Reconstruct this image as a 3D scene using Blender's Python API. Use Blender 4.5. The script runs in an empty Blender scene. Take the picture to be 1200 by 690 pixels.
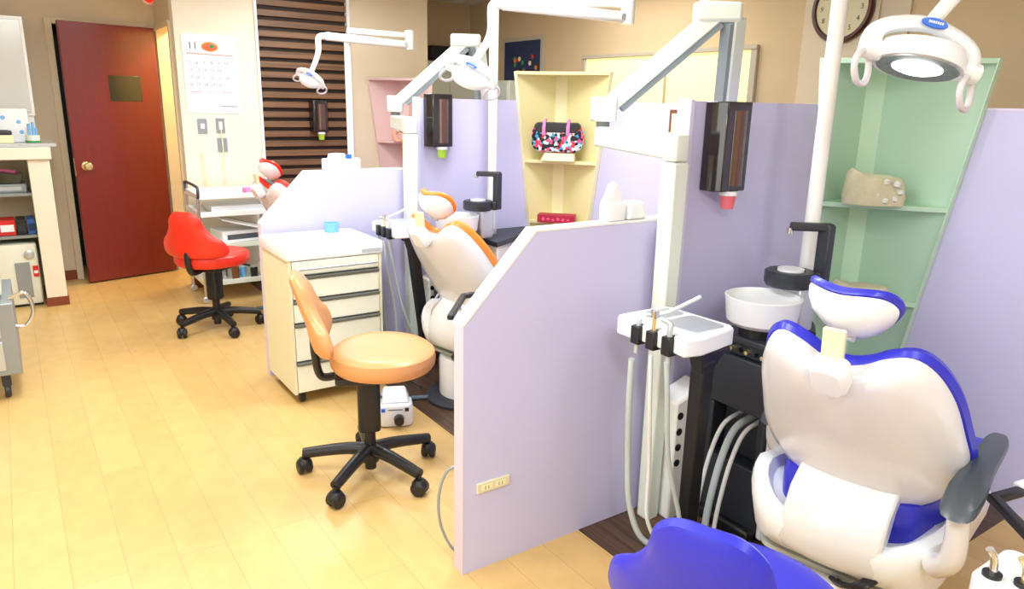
import bpy, bmesh, math, random
from mathutils import Vector, Matrix
random.seed(7)
PI = math.pi
SC = bpy.context.scene
COL = SC.collection

# ------------------------------------------------------------------ camera, world, lights, exposure
def setup_camera():
    f = 854.31
    yaw, pitch, roll = math.radians(34.476), math.radians(14.608), math.radians(1.2135)
    F = Vector((math.sin(yaw)*math.cos(pitch), math.cos(yaw)*math.cos(pitch), -math.sin(pitch)))
    r = Vector((math.cos(yaw), -math.sin(yaw), 0)); u = r.cross(F)
    c, s = math.cos(roll), math.sin(roll)
    R, U = c*r + s*u, -s*r + c*u
    cam = bpy.data.cameras.new('camera'); o = bpy.data.objects.new('camera', cam); COL.objects.link(o)
    cam.sensor_width = 36; cam.lens = f/1200*36; cam.clip_start = 0.05
    m = Matrix((( R.x, U.x, -F.x, 0), (R.y, U.y, -F.y, 0), (R.z, U.z, -F.z, 1.5), (0, 0, 0, 1)))
    o.matrix_world = m
    SC.camera = o
setup_camera()
SC.view_settings.view_transform = 'Standard'; SC.view_settings.look = 'None'
SC.view_settings.gamma = 1.0; SC.view_settings.use_curve_mapping = False
SC.view_settings.exposure = 0.08
W = bpy.data.worlds.new('world'); SC.world = W; W.use_nodes = True
W.node_tree.nodes['Background'].inputs[0].default_value = (0.9, 0.95, 1.0, 1)
W.node_tree.nodes['Background'].inputs[1].default_value = 0.5
def area(name, loc, rot, sx, sy, power, col=(1, 1, 1)):
    l = bpy.data.lights.new(name, 'AREA'); l.shape = 'RECTANGLE'; l.size = sx; l.size_y = sy
    l.energy = power; l.color = col
    o = bpy.data.objects.new(name, l); COL.objects.link(o); o.location = loc; o.rotation_euler = rot
    return o
LAMPS = [(0.2, -0.6, 42), (0.2, 1.8, 38), (0.3, 4.2, 34), (2.0, -0.5, 9), (2.0, 2.75, 34), (2.0, 4.95, 30)]
for i, (x, y, p) in enumerate(LAMPS):
    area('ceiling_lamp_light', (x, y, 2.415), (0, 0, 0), 0.5, 1.2, p, (0.875, 0.965, 1.0))
# added fill for assumed daylight, behind and left of the camera; no window built
area('left_daylight_fill', (-2.1, 0.6, 1.5), (0, math.radians(-90), 0), 1.5, 3.0, 42, (0.86, 0.93, 1.0))
area('back_room_light', (1.6, 6.65, 2.3), (0, 0, 0), 0.3, 0.3, 22, (1.0, 0.8, 0.42))
area('corridor_fill', (3.65, 4.2, 2.4), (0, 0, 0), 0.3, 1.2, 13, (1.0, 0.97, 0.92))  # unseen fill without a fitting, added to brighten the corridor wall

# ------------------------------------------------------------------ materials
def lin(c):
    out = []
    for v in c:
        v = v/255.0
        out.append(v/12.92 if v <= 0.04045 else ((v+0.055)/1.055)**2.4)
    return out + [1.0]
def mat(name, rgb, rough=0.5, metal=0.0, var=0.04, scale=6.0, bump=0.0, bscale=80.0, coat=0.0, spec=0.5, trans=0.0, emit=None, estr=0.0):
    m = bpy.data.materials.new(name); m.use_nodes = True
    nt = m.node_tree; b = nt.nodes['Principled BSDF']
    c = lin(rgb)
    tc = nt.nodes.new('ShaderNodeTexCoord')
    n = nt.nodes.new('ShaderNodeTexNoise'); n.inputs['Scale'].default_value = scale; n.inputs['Detail'].default_value = 3
    nt.links.new(tc.outputs['Object'], n.inputs['Vector'])
    mx = nt.nodes.new('ShaderNodeMix'); mx.data_type = 'RGBA'
    mx.inputs[6].default_value = [max(0, v*(1-var)) for v in c[:3]] + [1]
    mx.inputs[7].default_value = [min(1, v*(1+var)) for v in c[:3]] + [1]
    nt.links.new(n.outputs['Fac'], mx.inputs[0]); nt.links.new(mx.outputs[2], b.inputs['Base Color'])
    b.inputs['Roughness'].default_value = rough; b.inputs['Metallic'].default_value = metal
    b.inputs['Coat Weight'].default_value = coat; b.inputs['Coat Roughness'].default_value = 0.15
    b.inputs['Specular IOR Level'].default_value = spec
    b.inputs['Transmission Weight'].default_value = trans
    if bump:
        n2 = nt.nodes.new('ShaderNodeTexNoise'); n2.inputs['Scale'].default_value = bscale
        nt.links.new(tc.outputs['Object'], n2.inputs['Vector'])
        bp = nt.nodes.new('ShaderNodeBump'); bp.inputs['Strength'].default_value = bump; bp.inputs['Distance'].default_value = 0.002
        nt.links.new(n2.outputs['Fac'], bp.inputs['Height']); nt.links.new(bp.outputs['Normal'], b.inputs['Normal'])
    if emit:
        b.inputs['Emission Color'].default_value = lin(emit); b.inputs['Emission Strength'].default_value = estr
    return m
def plank_mat(name, c1, c2, cm, wid, length, rough, grain=0.0, offx=0.0, coat=0.3):
    m = bpy.data.materials.new(name); m.use_nodes = True
    nt = m.node_tree; b = nt.nodes['Principled BSDF']; L = nt.links.new
    g = nt.nodes.new('ShaderNodeNewGeometry')
    mp = nt.nodes.new('ShaderNodeMapping'); mp.inputs['Rotation'].default_value = (0, 0, -PI/2)
    mp.inputs['Location'].default_value = (0, offx, 0)
    L(g.outputs['Position'], mp.inputs['Vector'])
    br = nt.nodes.new('ShaderNodeTexBrick'); L(mp.outputs[0], br.inputs['Vector'])
    br.inputs['Scale'].default_value = 1.0; br.inputs['Brick Width'].default_value = length; br.inputs['Row Height'].default_value = wid
    br.inputs['Mortar Size'].default_value = 0.0012; br.inputs['Mortar Smooth'].default_value = 0.3
    br.offset = 0.37; br.offset_frequency = 2
    br.inputs['Color1'].default_value = lin(c1); br.inputs['Color2'].default_value = lin(c2); br.inputs['Mortar'].default_value = lin(cm)
    out = br.outputs['Color']
    st = nt.nodes.new('ShaderNodeMapping'); st.inputs['Scale'].default_value = (60 if grain > .3 else 14, 1.5 if grain > .3 else 9, 1)
    L(g.outputs['Position'], st.inputs['Vector'])
    n = nt.nodes.new('ShaderNodeTexNoise'); n.inputs['Scale'].default_value = 1.0; n.inputs['Detail'].default_value = 5
    L(st.outputs[0], n.inputs['Vector'])
    rp = nt.nodes.new('ShaderNodeValToRGB'); L(n.outputs['Fac'], rp.inputs[0])
    rp.color_ramp.elements[0].position = 0.35; rp.color_ramp.elements[1].position = 0.65
    k = 1-grain
    rp.color_ramp.elements[0].color = (k, k, k, 1); rp.color_ramp.elements[1].color = (1, 1, 1, 1)
    mx = nt.nodes.new('ShaderNodeMix'); mx.data_type = 'RGBA'; mx.blend_type = 'MULTIPLY'; mx.inputs[0].default_value = 1
    L(out, mx.inputs[6]); L(rp.outputs[0], mx.inputs[7]); L(mx.outputs[2], b.inputs['Base Color'])
    b.inputs['Roughness'].default_value = rough; b.inputs['Coat Weight'].default_value = coat; b.inputs['Coat Roughness'].default_value = 0.25
    return m
M = {}
M['floor'] = plank_mat('floor_planks', (222, 184, 118), (216, 176, 110), (190, 146, 84), 0.1542, 1.2, 0.38, 0.09, coat=0.25)
M['floor_dark'] = plank_mat('dark_planks', (112, 80, 54), (92, 64, 42), (50, 34, 22), 0.10, 1.1, 0.45, 0.62, coat=0.1)
M['beige'] = mat('beige_wallpaper', (224, 208, 180), 0.85, bump=0.25, bscale=240)
M['tan_wall'] = mat('tan_wallpaper', (212, 188, 150), 0.85, bump=0.25, bscale=240)
M['grey_wall'] = mat('grey_beige_wallpaper', (216, 200, 174), 0.85, bump=0.25, bscale=240)
M['cream_wall'] = mat('cream_wallpaper', (238, 228, 206), 0.8, bump=0.25, bscale=240)
M['ceil'] = mat('ceiling_board', (240, 236, 228), 0.9)
M['lilac'] = mat('lilac_laminate', (205, 202, 238), 0.55, var=0.015, bump=0.12, bscale=300)
M['white'] = mat('white_plastic', (238, 240, 243), 0.3, coat=0.3, var=0.01)
M['shell'] = mat('warm_white_shell', (226, 223, 224), 0.25, coat=0.5, var=0.01)
M['enamel'] = mat('white_enamel', (243, 243, 240), 0.3, var=0.01, coat=0.4)
M['ivory'] = mat('ivory_enamel', (232, 232, 214), 0.4, var=0.015, coat=0.2)
M['ivory_side'] = mat('ivory_side_panel', (226, 218, 184), 0.45, var=0.015)
M['mint_white'] = mat('pale_green_white_metal', (228, 234, 222), 0.35, var=0.01, coat=0.2)
M['grey_rubber'] = mat('grey_rubber_gasket', (140, 152, 156), 0.45)
M['black'] = mat('black_plastic', (24, 24, 27), 0.4, var=0.1)
M['charcoal'] = mat('charcoal_plastic', (44, 48, 56), 0.42, var=0.08)
M['grey'] = mat('grey_plastic', (128, 132, 134), 0.5)
M['hose'] = mat('grey_hose', (188, 198, 200), 0.45)
M['white_hose'] = mat('white_hose', (228, 230, 230), 0.4)
M['chrome'] = mat('chrome', (214, 214, 214), 0.18, metal=1.0, var=0.02)
M['brass'] = mat('pale_brass', (232, 214, 160), 0.25, metal=0.8, var=0.02)
M['orange'] = mat('orange_vinyl', (212, 150, 94), 0.42, coat=0.15, var=0.03, bump=0.1, bscale=200)
M['orange2'] = mat('deep_orange_vinyl', (228, 136, 40), 0.42, coat=0.15, var=0.03)
M['red'] = mat('red_vinyl', (232, 44, 22), 0.38, coat=0.2, var=0.03)
M['blue'] = mat('blue_vinyl', (40, 42, 190), 0.38, coat=0.2, var=0.05, scale=3)
M['door'] = None
M['slat_a'] = None
M['trim_brown'] = mat('brown_skirting', (128, 60, 34), 0.5)
M['yellow_panel'] = mat('pale_yellow_laminate', (238, 228, 172), 0.55, var=0.015)
M['yellow_post'] = mat('cream_post', (246, 238, 192), 0.55, var=0.015)
M['green_panel'] = mat('mint_green_laminate', (188, 220, 196), 0.55, var=0.015)
M['green_post'] = mat('pale_mint_post', (200, 230, 206), 0.55, var=0.015)
M['pink_panel'] = mat('dusty_pink_laminate', (230, 198, 192), 0.55, var=0.015)
M['pink_post'] = mat('pale_pink_post', (236, 206, 202), 0.55, var=0.015)
M['paper'] = mat('white_paper', (246, 247, 250), 0.7, var=0.01)
M['ink'] = mat('grey_ink', (84, 88, 96), 0.8)
M['ink_pink'] = mat('pink_ink', (232, 90, 130), 0.8)
M['ink_cyan'] = mat('cyan_ink', (100, 190, 206), 0.8)
M['ink_red'] = mat('orange_red_ink', (232, 110, 70), 0.8)
M['navy'] = mat('navy_board', (38, 52, 84), 0.6)
M['lampglow'] = mat('lit_reflector', (255, 255, 255), 0.3, emit=(255, 252, 245), estr=3.0)
M['diffuser'] = mat('lamp_diffuser', (250, 250, 250), 0.5, emit=(255, 252, 246), estr=2.5)
M['redglow'] = mat('red_lamp_lens', (235, 50, 40), 0.3, emit=(255, 40, 30), estr=0.7)
M['blind'] = mat('cream_roller_blind', (252, 236, 180), 0.8, emit=(255, 226, 140), estr=0.75)  # emission stands in for daylight coming through the blind
M['frame_grey'] = mat('window_rail_grey', (190, 180, 160), 0.5)
M['wood'] = mat('brown_wood', (120, 72, 40), 0.5, var=0.15, scale=20)
M['clock_rim'] = mat('dark_red_wood_rim', (72, 22, 18), 0.3, coat=0.4)
M['clock_face'] = mat('cream_clock_face', (216, 208, 170), 0.5)
M['glass_white'] = mat('frosted_cabinet_glass', (214, 216, 212), 0.15, coat=0.5, var=0.02)
M['stone'] = mat('plaster_cast', (208, 202, 170), 0.8, var=0.2, scale=30, bump=0.8, bscale=60)
M['stone_white'] = mat('white_plaster', (228, 230, 222), 0.7, var=0.05)
M['skin'] = mat('flesh_pink_model', (236, 170, 140), 0.5)
M['beige_box'] = mat('cream_carton', (244, 232, 188), 0.7)
M['crimson'] = mat('crimson_card', (176, 22, 60), 0.5)
M['lime'] = mat('lime_cup', (180, 226, 70), 0.5)
M['pinkcup'] = mat('pink_cup', (244, 120, 130), 0.5)
M['sky'] = mat('sky_blue_plastic', (120, 186, 240), 0.4)
M['bluedot'] = mat('blue_badge', (46, 110, 220), 0.4)
M['hotpink'] = mat('hot_pink', (248, 130, 190), 0.6)
M['teal'] = mat('teal_plastic', (90, 190, 190), 0.4)
M['metalgrey'] = mat('grey_painted_metal', (150, 156, 160), 0.4, metal=0.3)
M['steelgrey'] = mat('pale_steel', (196, 202, 206), 0.32, metal=0.5)
M['countertop'] = mat('cream_counter', (236, 232, 212), 0.4)
M['window_dark'] = mat('dark_green_glass', (44, 46, 34), 0.2, coat=0.5)
M['smoke'] = mat('smoked_brown_acrylic', (84, 52, 40), 0.12, coat=0.6, var=0.1)
M['smoke_dark'] = mat('smoked_dark_acrylic', (34, 24, 26), 0.12, coat=0.6, var=0.1)
M['warmroom'] = mat('warm_yellow_wall', (244, 220, 140), 0.8)
M['magenta'] = mat('magenta_print', (210, 40, 110), 0.6)
M['green_c'] = mat('green_print', (60, 150, 80), 0.6)
M['redprint'] = mat('red_print', (214, 40, 36), 0.6)
M['blueprint'] = mat('blue_print', (50, 100, 170), 0.6)

def door_mat():
    m = mat('red_brown_door', (126, 34, 24), 0.38, coat=0.25, var=0.08, scale=3)
    nt = m.node_tree; b = nt.nodes['Principled BSDF']; L = nt.links.new
    g = nt.nodes.new('ShaderNodeTexCoord'); mp = nt.nodes.new('ShaderNodeMapping'); mp.inputs['Scale'].default_value = (40, 40, 1.2)
    L(g.outputs['Object'], mp.inputs[0]); n = nt.nodes.new('ShaderNodeTexNoise'); n.inputs['Scale'].default_value = 2; n.inputs['Detail'].default_value = 4
    L(mp.outputs[0], n.inputs['Vector'])
    rp = nt.nodes.new('ShaderNodeValToRGB'); L(n.outputs['Fac'], rp.inputs[0])
    rp.color_ramp.elements[0].position = 0.3; rp.color_ramp.elements[1].position = 0.7
    rp.color_ramp.elements[0].color = lin((114, 32, 28)); rp.color_ramp.elements[1].color = lin((122, 36, 30))
    L(rp.outputs[0], b.inputs['Base Color'])
    return m
M['door'] = door_mat()
def slat_mat():
    m = mat('dark_slat_wood', (92, 58, 36), 0.5)
    nt = m.node_tree; b = nt.nodes['Principled BSDF']; L = nt.links.new
    g = nt.nodes.new('ShaderNodeNewGeometry'); mp = nt.nodes.new('ShaderNodeMapping'); mp.inputs['Scale'].default_value = (1.2, 1, 38)
    L(g.outputs['Position'], mp.inputs[0]); n = nt.nodes.new('ShaderNodeTexNoise'); n.inputs['Scale'].default_value = 1; n.inputs['Detail'].default_value = 4
    L(mp.outputs[0], n.inputs['Vector'])
    rp = nt.nodes.new('ShaderNodeValToRGB'); L(n.outputs['Fac'], rp.inputs[0])
    rp.color_ramp.elements[0].position = 0.3; rp.color_ramp.elements[1].position = 0.7
    rp.color_ramp.elements[0].color = lin((96, 66, 44)); rp.color_ramp.elements[1].color = lin((136, 98, 66))
    L(rp.outputs[0], b.inputs['Base Color'])
    return m
M['slat_a'] = slat_mat()
M['slat_back'] = mat('dark_brown_backing', (46, 30, 22), 0.7)
def bag_mat():
    m = mat('patterned_fabric', (20, 20, 24), 0.6)
    nt = m.node_tree; b = nt.nodes['Principled BSDF']; L = nt.links.new
    g = nt.nodes.new('ShaderNodeTexCoord'); v = nt.nodes.new('ShaderNodeTexVoronoi'); v.inputs['Scale'].default_value = 55
    L(g.outputs['Object'], v.inputs['Vector'])
    sp = nt.nodes.new('ShaderNodeSeparateColor'); L(v.outputs['Color'], sp.inputs[0])
    rp = nt.nodes.new('ShaderNodeValToRGB'); L(sp.outputs[0], rp.inputs[0]); cr = rp.color_ramp; cr.interpolation = 'CONSTANT'
    cols = [(0.0, (16, 14, 18)), (0.34, (240, 84, 130)), (0.48, (196, 226, 240)), (0.68, (250, 250, 250)), (0.8, (70, 150, 200)), (0.9, (220, 50, 60))]
    cr.elements[0].color = lin(cols[0][1]); cr.elements[1].position = cols[1][0]; cr.elements[1].color = lin(cols[1][1])
    for p, c in cols[2:]:
        e = cr.elements.new(p); e.color = lin(c)
    L(rp.outputs[0], b.inputs['Base Color'])
    return m
M['bagprint'] = bag_mat()

# ------------------------------------------------------------------ mesh helpers
def B(): return bmesh.new()
def quadbox(bm, pts):
    vs = [bm.verts.new(p) for p in pts]
    for f in ((0, 3, 2, 1), (4, 5, 6, 7), (0, 1, 5, 4), (1, 2, 6, 5), (2, 3, 7, 6), (3, 0, 4, 7)):
        bm.faces.new([vs[i] for i in f])
def box(bm, x0, x1, y0, y1, z0, z1):
    quadbox(bm, [(x0, y0, z0), (x1, y0, z0), (x1, y1, z0), (x0, y1, z0), (x0, y0, z1), (x1, y0, z1), (x1, y1, z1), (x0, y1, z1)])
def smooth_path(pts, n=8, closed=False):
    P = [Vector(p) for p in pts]; N = len(P); out = []
    rng = range(N if closed else N-1)
    for i in rng:
        if closed: a, b, c, d = P[(i-1) % N], P[i], P[(i+1) % N], P[(i+2) % N]
        else: a, b, c, d = P[max(i-1, 0)], P[i], P[i+1], P[min(i+2, N-1)]
        for k in range(n):
            t = k/n
            out.append(0.5*((2*b) + (c-a)*t + (2*a-5*b+4*c-d)*t*t + (-a+3*b-3*c+d)*t**3))
    if not closed: out.append(P[-1])
    return out
def tube(bm, pts, r, seg=10, n=8, smooth=True, closed=False, r2=None, flat=1.0):
    P = smooth_path(pts, n, closed) if smooth else [Vector(p) for p in pts]
    N = len(P); rings = []; up = None
    for i, p in enumerate(P):
        if closed: t = (P[(i+1) % N]-P[i-1])
        else: t = P[min(i+1, N-1)]-P[max(i-1, 0)]
        t.normalize()
        if up is None:
            up = Vector((0, 0, 1)) if abs(t.z) < 0.9 else Vector((1, 0, 0))
        a = (up - t*up.dot(t)).normalized(); up = a; b = t.cross(a)
        rr = r if r2 is None else r + (r2-r)*i/(N-1)
        rings.append([bm.verts.new(p + a*math.cos(2*PI*k/seg)*rr + b*math.sin(2*PI*k/seg)*rr*flat) for k in range(seg)])
    for i in range(N if closed else N-1):
        A, C = rings[i], rings[(i+1) % N]
        for k in range(seg):
            bm.faces.new((A[k], A[(k+1) % seg], C[(k+1) % seg], C[k]))
    if not closed:
        bm.faces.new(list(reversed(rings[0]))); bm.faces.new(rings[-1])
def beam(bm, p, q, w, h, up=(0, 0, 1)):
    p, q = Vector(p), Vector(q); t = (q-p).normalized(); up = Vector(up)
    s = t.cross(up).normalized(); u = s.cross(t)
    s *= w/2; u *= h/2
    quadbox(bm, [p-s-u, p+s-u, q+s-u, q-s-u, p-s+u, p+s+u, q+s+u, q-s+u])
def lathe(bm, prof, c=(0, 0, 0), seg=32, mtx=None):
    rings = []; c = Vector(c)
    for r, z in prof:
        if r <= 1e-6: vs = [Vector((0, 0, z))]
        else: vs = [Vector((r*math.cos(2*PI*k/seg), r*math.sin(2*PI*k/seg), z)) for k in range(seg)]
        rings.append([bm.verts.new(c + (mtx @ v if mtx else v)) for v in vs])
    for A, C in zip(rings, rings[1:]):
        for k in range(seg):
            a, b = A[k % len(A)], A[(k+1) % len(A)]; d, e = C[k % len(C)], C[(k+1) % len(C)]
            f = []
            for v in (a, b, e, d):
                if v not in f: f.append(v)
            if len(f) > 2: bm.faces.new(f)
    if len(rings[0]) > 1: bm.faces.new(list(reversed(rings[0])))
    if len(rings[-1]) > 1: bm.faces.new(rings[-1])
def cyl(bm, c, r, z0, z1, seg=24): lathe(bm, [(r, z0), (r, z1)], c, seg)
def prism(bm, outline, fn, w0, w1):
    a = [bm.verts.new(fn(u, v, w0)) for u, v in outline]; b = [bm.verts.new(fn(u, v, w1)) for u, v in outline]
    n = len(a)
    bm.faces.new(list(reversed(a))); bm.faces.new(b)
    for i in range(n): bm.faces.new((a[i], a[(i+1) % n], b[(i+1) % n], b[i]))
def cushion(bm, outline, prof, fn, n=5, c=None):
    """outline closed (u,v) control points; prof list of (scale, w); fn maps u,v,w to a point"""
    P = [(p.x, p.y) for p in smooth_path([(u, v, 0) for u, v in outline], n, True)] if n else list(outline)
    if c is None: c = (sum(p[0] for p in P)/len(P), sum(p[1] for p in P)/len(P))
    rings = []
    for s, w in prof:
        if s < 1e-6: rings.append([bm.verts.new(fn(c[0], c[1], w))])
        else: rings.append([bm.verts.new(fn(c[0]+(u-c[0])*s, c[1]+(v-c[1])*s, w)) for u, v in P])
    N = len(P)
    for A, C in zip(rings, rings[1:]):
        for k in range(N):
            f = []
            for v in (A[k % len(A)], A[(k+1) % N % len(A)], C[(k+1) % N % len(C)], C[k % len(C)]):
                if v not in f: f.append(v)
            if len(f) > 2: bm.faces.new(f)
    if len(rings[0]) > 1: bm.faces.new(list(reversed(rings[0])))
    if len(rings[-1]) > 1: bm.faces.new(rings[-1])
def pad_prof(t, r=0.5):
    """soft pad profile of thickness t centred on zero"""
    h = t/2
    return [(0, -h), (0.55, -h), (0.86, -h*0.92), (0.96, -h*0.6), (1.0, 0), (0.97, h*0.6), (0.88, h*0.92), (0.6, h), (0, h)]
def circ(r, n=24, cx=0, cy=0, ry=None):
    return [(cx+r*math.cos(2*PI*k/n), cy+(ry or r)*math.sin(2*PI*k/n)) for k in range(n)]
def rrect(x0, x1, y0, y1, r, n=4):
    out = []
    for cx, cy, a0 in ((x1-r, y1-r, 0), (x0+r, y1-r, 90), (x0+r, y0+r, 180), (x1-r, y0+r, 270)):
        for k in range(n+1):
            a = math.radians(a0+90*k/n); out.append((cx+r*math.cos(a), cy+r*math.sin(a)))
    return out
def rbox(bm, x0, x1, y0, y1, z0, z1, r=0.01):
    """box with rounded vertical and top/bottom edges"""
    P = rrect(x0, x1, y0, y1, min(r*1.5, (x1-x0)/2.01, (y1-y0)/2.01))
    cx, cy = (x0+x1)/2, (y0+y1)/2
    sx = 1-r*0.7/max((x1-x0)/2, r); sy = 1-r*0.7/max((y1-y0)/2, r)
    rings = []
    for s, z in ((1, z0), (0, z0+r*0.0)): pass
    rr = min(r, (z1-z0)/2.01)
    for ins, z in ((1, z0), (0.3, z0+rr*0.3), (0, z0+rr), (0, z1-rr), (0.3, z1-rr*0.3), (1, z1)):
        ax = 1-(1-sx)*ins; ay = 1-(1-sy)*ins
        rings.append([bm.verts.new((cx+(x-cx)*ax, cy+(y-cy)*ay, z)) for x, y in P])
    N = len(P)
    for A, C in zip(rings, rings[1:]):
        for k in range(N): bm.faces.new((A[k], A[(k+1) % N], C[(k+1) % N], C[k]))
    bm.faces.new(list(reversed(rings[0]))); bm.faces.new(rings[-1])
def text_bm(bm, s, size, fn, depth=0.001, align='CENTER'):
    cu = bpy.data.curves.new('lettering', 'FONT'); cu.body = s; cu.size = size; cu.extrude = depth; cu.align_x = align; cu.align_y = 'CENTER'
    cu.resolution_u = 2
    o = bpy.data.objects.new('lettering', cu); COL.objects.link(o)
    bpy.context.view_layer.update()
    me = bpy.data.meshes.new_from_object(o.evaluated_get(bpy.context.evaluated_depsgraph_get()))
    t = bmesh.new(); t.from_mesh(me)
    mp = {}
    for v in t.verts: mp[v.index] = bm.verts.new(fn(v.co.x, v.co.y, v.co.z))
    for f in t.faces:
        try: bm.faces.new([mp[v.index] for v in f.verts])
        except ValueError: pass
    t.free(); bpy.data.objects.remove(o); bpy.data.curves.remove(cu); bpy.data.meshes.remove(me)

def tag(o, label=None, cat=None, group=None, kind=None):
    if label: o['label'] = label
    if cat: o['category'] = cat
    if group: o['group'] = group
    if kind: o['kind'] = kind
    return o
def root_of(o):
    while o.parent: o = o.parent
    return o
def obj(name, bm, m, parent=None, local=False, bevel=0.0, flat=False, at=None, label=None):
    bmesh.ops.recalc_face_normals(bm, faces=bm.faces)
    if parent is not None and not local:
        r = root_of(parent); off = Vector(r.location)
        for v in bm.verts: v.co -= off
    loc = None
    if parent is None:
        if at is None:
            xs = [v.co.x for v in bm.verts]; ys = [v.co.y for v in bm.verts]; zs = [v.co.z for v in bm.verts]
            at = ((min(xs)+max(xs))/2, (min(ys)+max(ys))/2, min(zs))
        loc = Vector(at)
        for v in bm.verts: v.co -= loc
    me = bpy.data.meshes.new(name); bm.to_mesh(me); bm.free()
    o = bpy.data.objects.new(name, me); COL.objects.link(o)
    if loc is not None: o.location = loc
    if parent is not None: o.parent = parent
    ms = m if isinstance(m, (list, tuple)) else [m]
    for x in ms: me.materials.append(x)
    if bevel:
        bv = o.modifiers.new('bevel', 'BEVEL'); bv.width = bevel; bv.segments = 2; bv.limit_method = 'ANGLE'; bv.angle_limit = math.radians(40)
        bv.harden_normals = False
    if not flat:
        me.polygons.foreach_set('use_smooth', [True]*len(me.polygons))
        me.set_sharp_from_angle(angle=math.radians(38))
    if label: o['label'] = label
    return o
def thing(name, label, cat, loc, rotz=0.0, group=None):
    o = bpy.data.objects.new(name, None); COL.objects.link(o); o.location = loc; o.rotation_euler = (0, 0, rotz)
    o.empty_display_size = 0.1
    return tag(o, label, cat, group)
def struct(name, bm, m, bevel=0.0, parent=None):
    o = obj(name, bm, m, parent, bevel=bevel)
    if parent is None: o['kind'] = 'structure'
    return o
def bx(*a):
    b = B(); box(b, *a); return b
# ------------------------------------------------------------------ the room
XW = 3.06          # near face of the low side walls
XR = 4.2           # far wall of the corridor
YP = [1.8, 3.92]   # near faces of the booth partitions
YF = 6.2           # wall with calendar and slats
CE = 2.5
struct('floor', bx(-2.3, 4.4, -2.6, 8.0, -0.08, 0.0), M['floor'])
struct('floor_inlay_near', bx(1.553, 4.15, 0.98, 1.8, 0.0, 0.003), M['floor_dark'])
struct('floor_inlay_middle', bx(1.553, 4.15, 1.8, 3.92, 0.0, 0.003), M['floor_dark'])
struct('floor_inlay_far', bx(1.553, 4.15, 3.92, 6.2, 0.0, 0.003), M['floor_dark'])
struct('ceiling', bx(-2.3, 4.4, -2.6, 8.0, CE, CE+0.08), M['ceil'])
b = B()
box(b, -2.2, 0.40, 7.0, 7.1, 0, CE); box(b, 0.40, 1.06, 7.0, 7.1, 2.04, CE); box(b, 1.06, 1.14, 7.0, 7.1, 0, CE)
struct('wall_back', b, M['grey_wall'])
struct('wall_back_corridor', bx(3.27, 4.2, 7.0, 7.1, 0, CE), M['tan_wall'])
struct('wall_left', bx(-2.3, -2.2, -2.5, 7.1, 0, CE), M['cream_wall'])
struct('wall_front', bx(-2.3, 4.4, -2.6, -2.5, 0, CE), M['cream_wall'])
# doorway recess behind the leaning open door, coloured black to stand for shadow
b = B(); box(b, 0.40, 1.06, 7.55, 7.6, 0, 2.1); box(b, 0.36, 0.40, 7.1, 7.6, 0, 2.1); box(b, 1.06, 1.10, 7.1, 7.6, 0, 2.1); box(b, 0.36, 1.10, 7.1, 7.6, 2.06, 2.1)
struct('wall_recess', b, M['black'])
b = B(); box(b, 0.355, 0.405, 6.975, 7.0, 0, 2.08); box(b, 0.405, 1.08, 6.975, 7.0, 2.035, 2.085)
struct('trim_1', b, M['beige'], bevel=0.004)
# calendar wall, slatted wall, beige wall: one plane at YF
struct('wall_calendar', bx(1.14, 1.735, YF, YF+0.12, 0, CE), M['cream_wall'])
b = B(); box(b, 1.755, 2.50, YF+0.03, YF+0.12, 0, CE); struct('wall_slatted', b, M['slat_back']); b = B()
z = 0.10
while z < CE-0.03:
    box(b, 1.756, 2.499, YF-0.002, YF+0.03, z, z+0.048); z += 0.0785
struct('trim_5', b, M['slat_a'], bevel=0.003)
b = B(); box(b, 1.735, 1.755, YF-0.02, YF+0.12, 0, CE); struct('trim_2', b, M['enamel'])
b = B(); box(b, 2.50, 2.525, YF-0.02, YF+0.12, 0, CE); struct('trim_3', b, M['enamel'])
struct('wall_beige', bx(2.525, 3.27, YF, YF+0.12, 0, CE), M['beige'])
struct('wall_beige_side', bx(3.15, 3.27, YF+0.12, 7.1, 0, CE), M['tan_wall'])
# doorway in the side wall, with a warm lit room behind
b = B(); box(b, 1.14, 1.22, YF+0.12, YF+0.16, 0, CE); box(b, 1.14, 1.22, YF+0.16, 7.0, 2.06, CE); box(b, 1.14, 1.22, 7.0, 7.1, 0, CE)
struct('wall_doorway', b, M['grey_wall'])
b = B(); box(b, 1.125, 1.235, YF+0.12, YF+0.165, 0, 2.06); box(b, 1.125, 1.235, YF+0.165, 6.96, 2.025, 2.07); box(b, 1.14, 1.235, 6.96, 7.0, 0, 2.07)
struct('trim_4', b, M['beige'], bevel=0.003)
b = B(); box(b, 2.2, 2.26, YF+0.12, 7.1, 0, CE); box(b, 1.22, 2.2, 7.0, 7.1, 0, CE)
struct('wall_store_room', b, M['warmroom'])
# corridor far wall with pillar
b = B(); box(b, XR, XR+0.1, -2.5, 7.1, 0, CE); struct('wall_right', b, M['tan_wall'])
b = B(); box(b, XR-0.03, XR, 2.47, 2.95, 0, CE); struct('wall_pillar', b, M['beige'])
b = B(); box(b, XR-0.015, XR, 2.30, 2.47, 0, CE); struct('wall_pillar_return', b, M['grey_wall'])
b = B(); box(b, 0.415, 0.415, 6, 6, 0, 0) if False else box(b, -2.2, 0.355, 6.985, 7.0, 0, 0.08); struct('baseboard_back', b, M['trim_brown'])
b = B(); box(b, 1.14, 1.735, YF-0.012, YF, 0, 0.08); box(b, 1.128, 1.14, YF-0.012, YF+0.12, 0, 0.08); struct('baseboard_calendar', b, M['trim_brown'])
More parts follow.
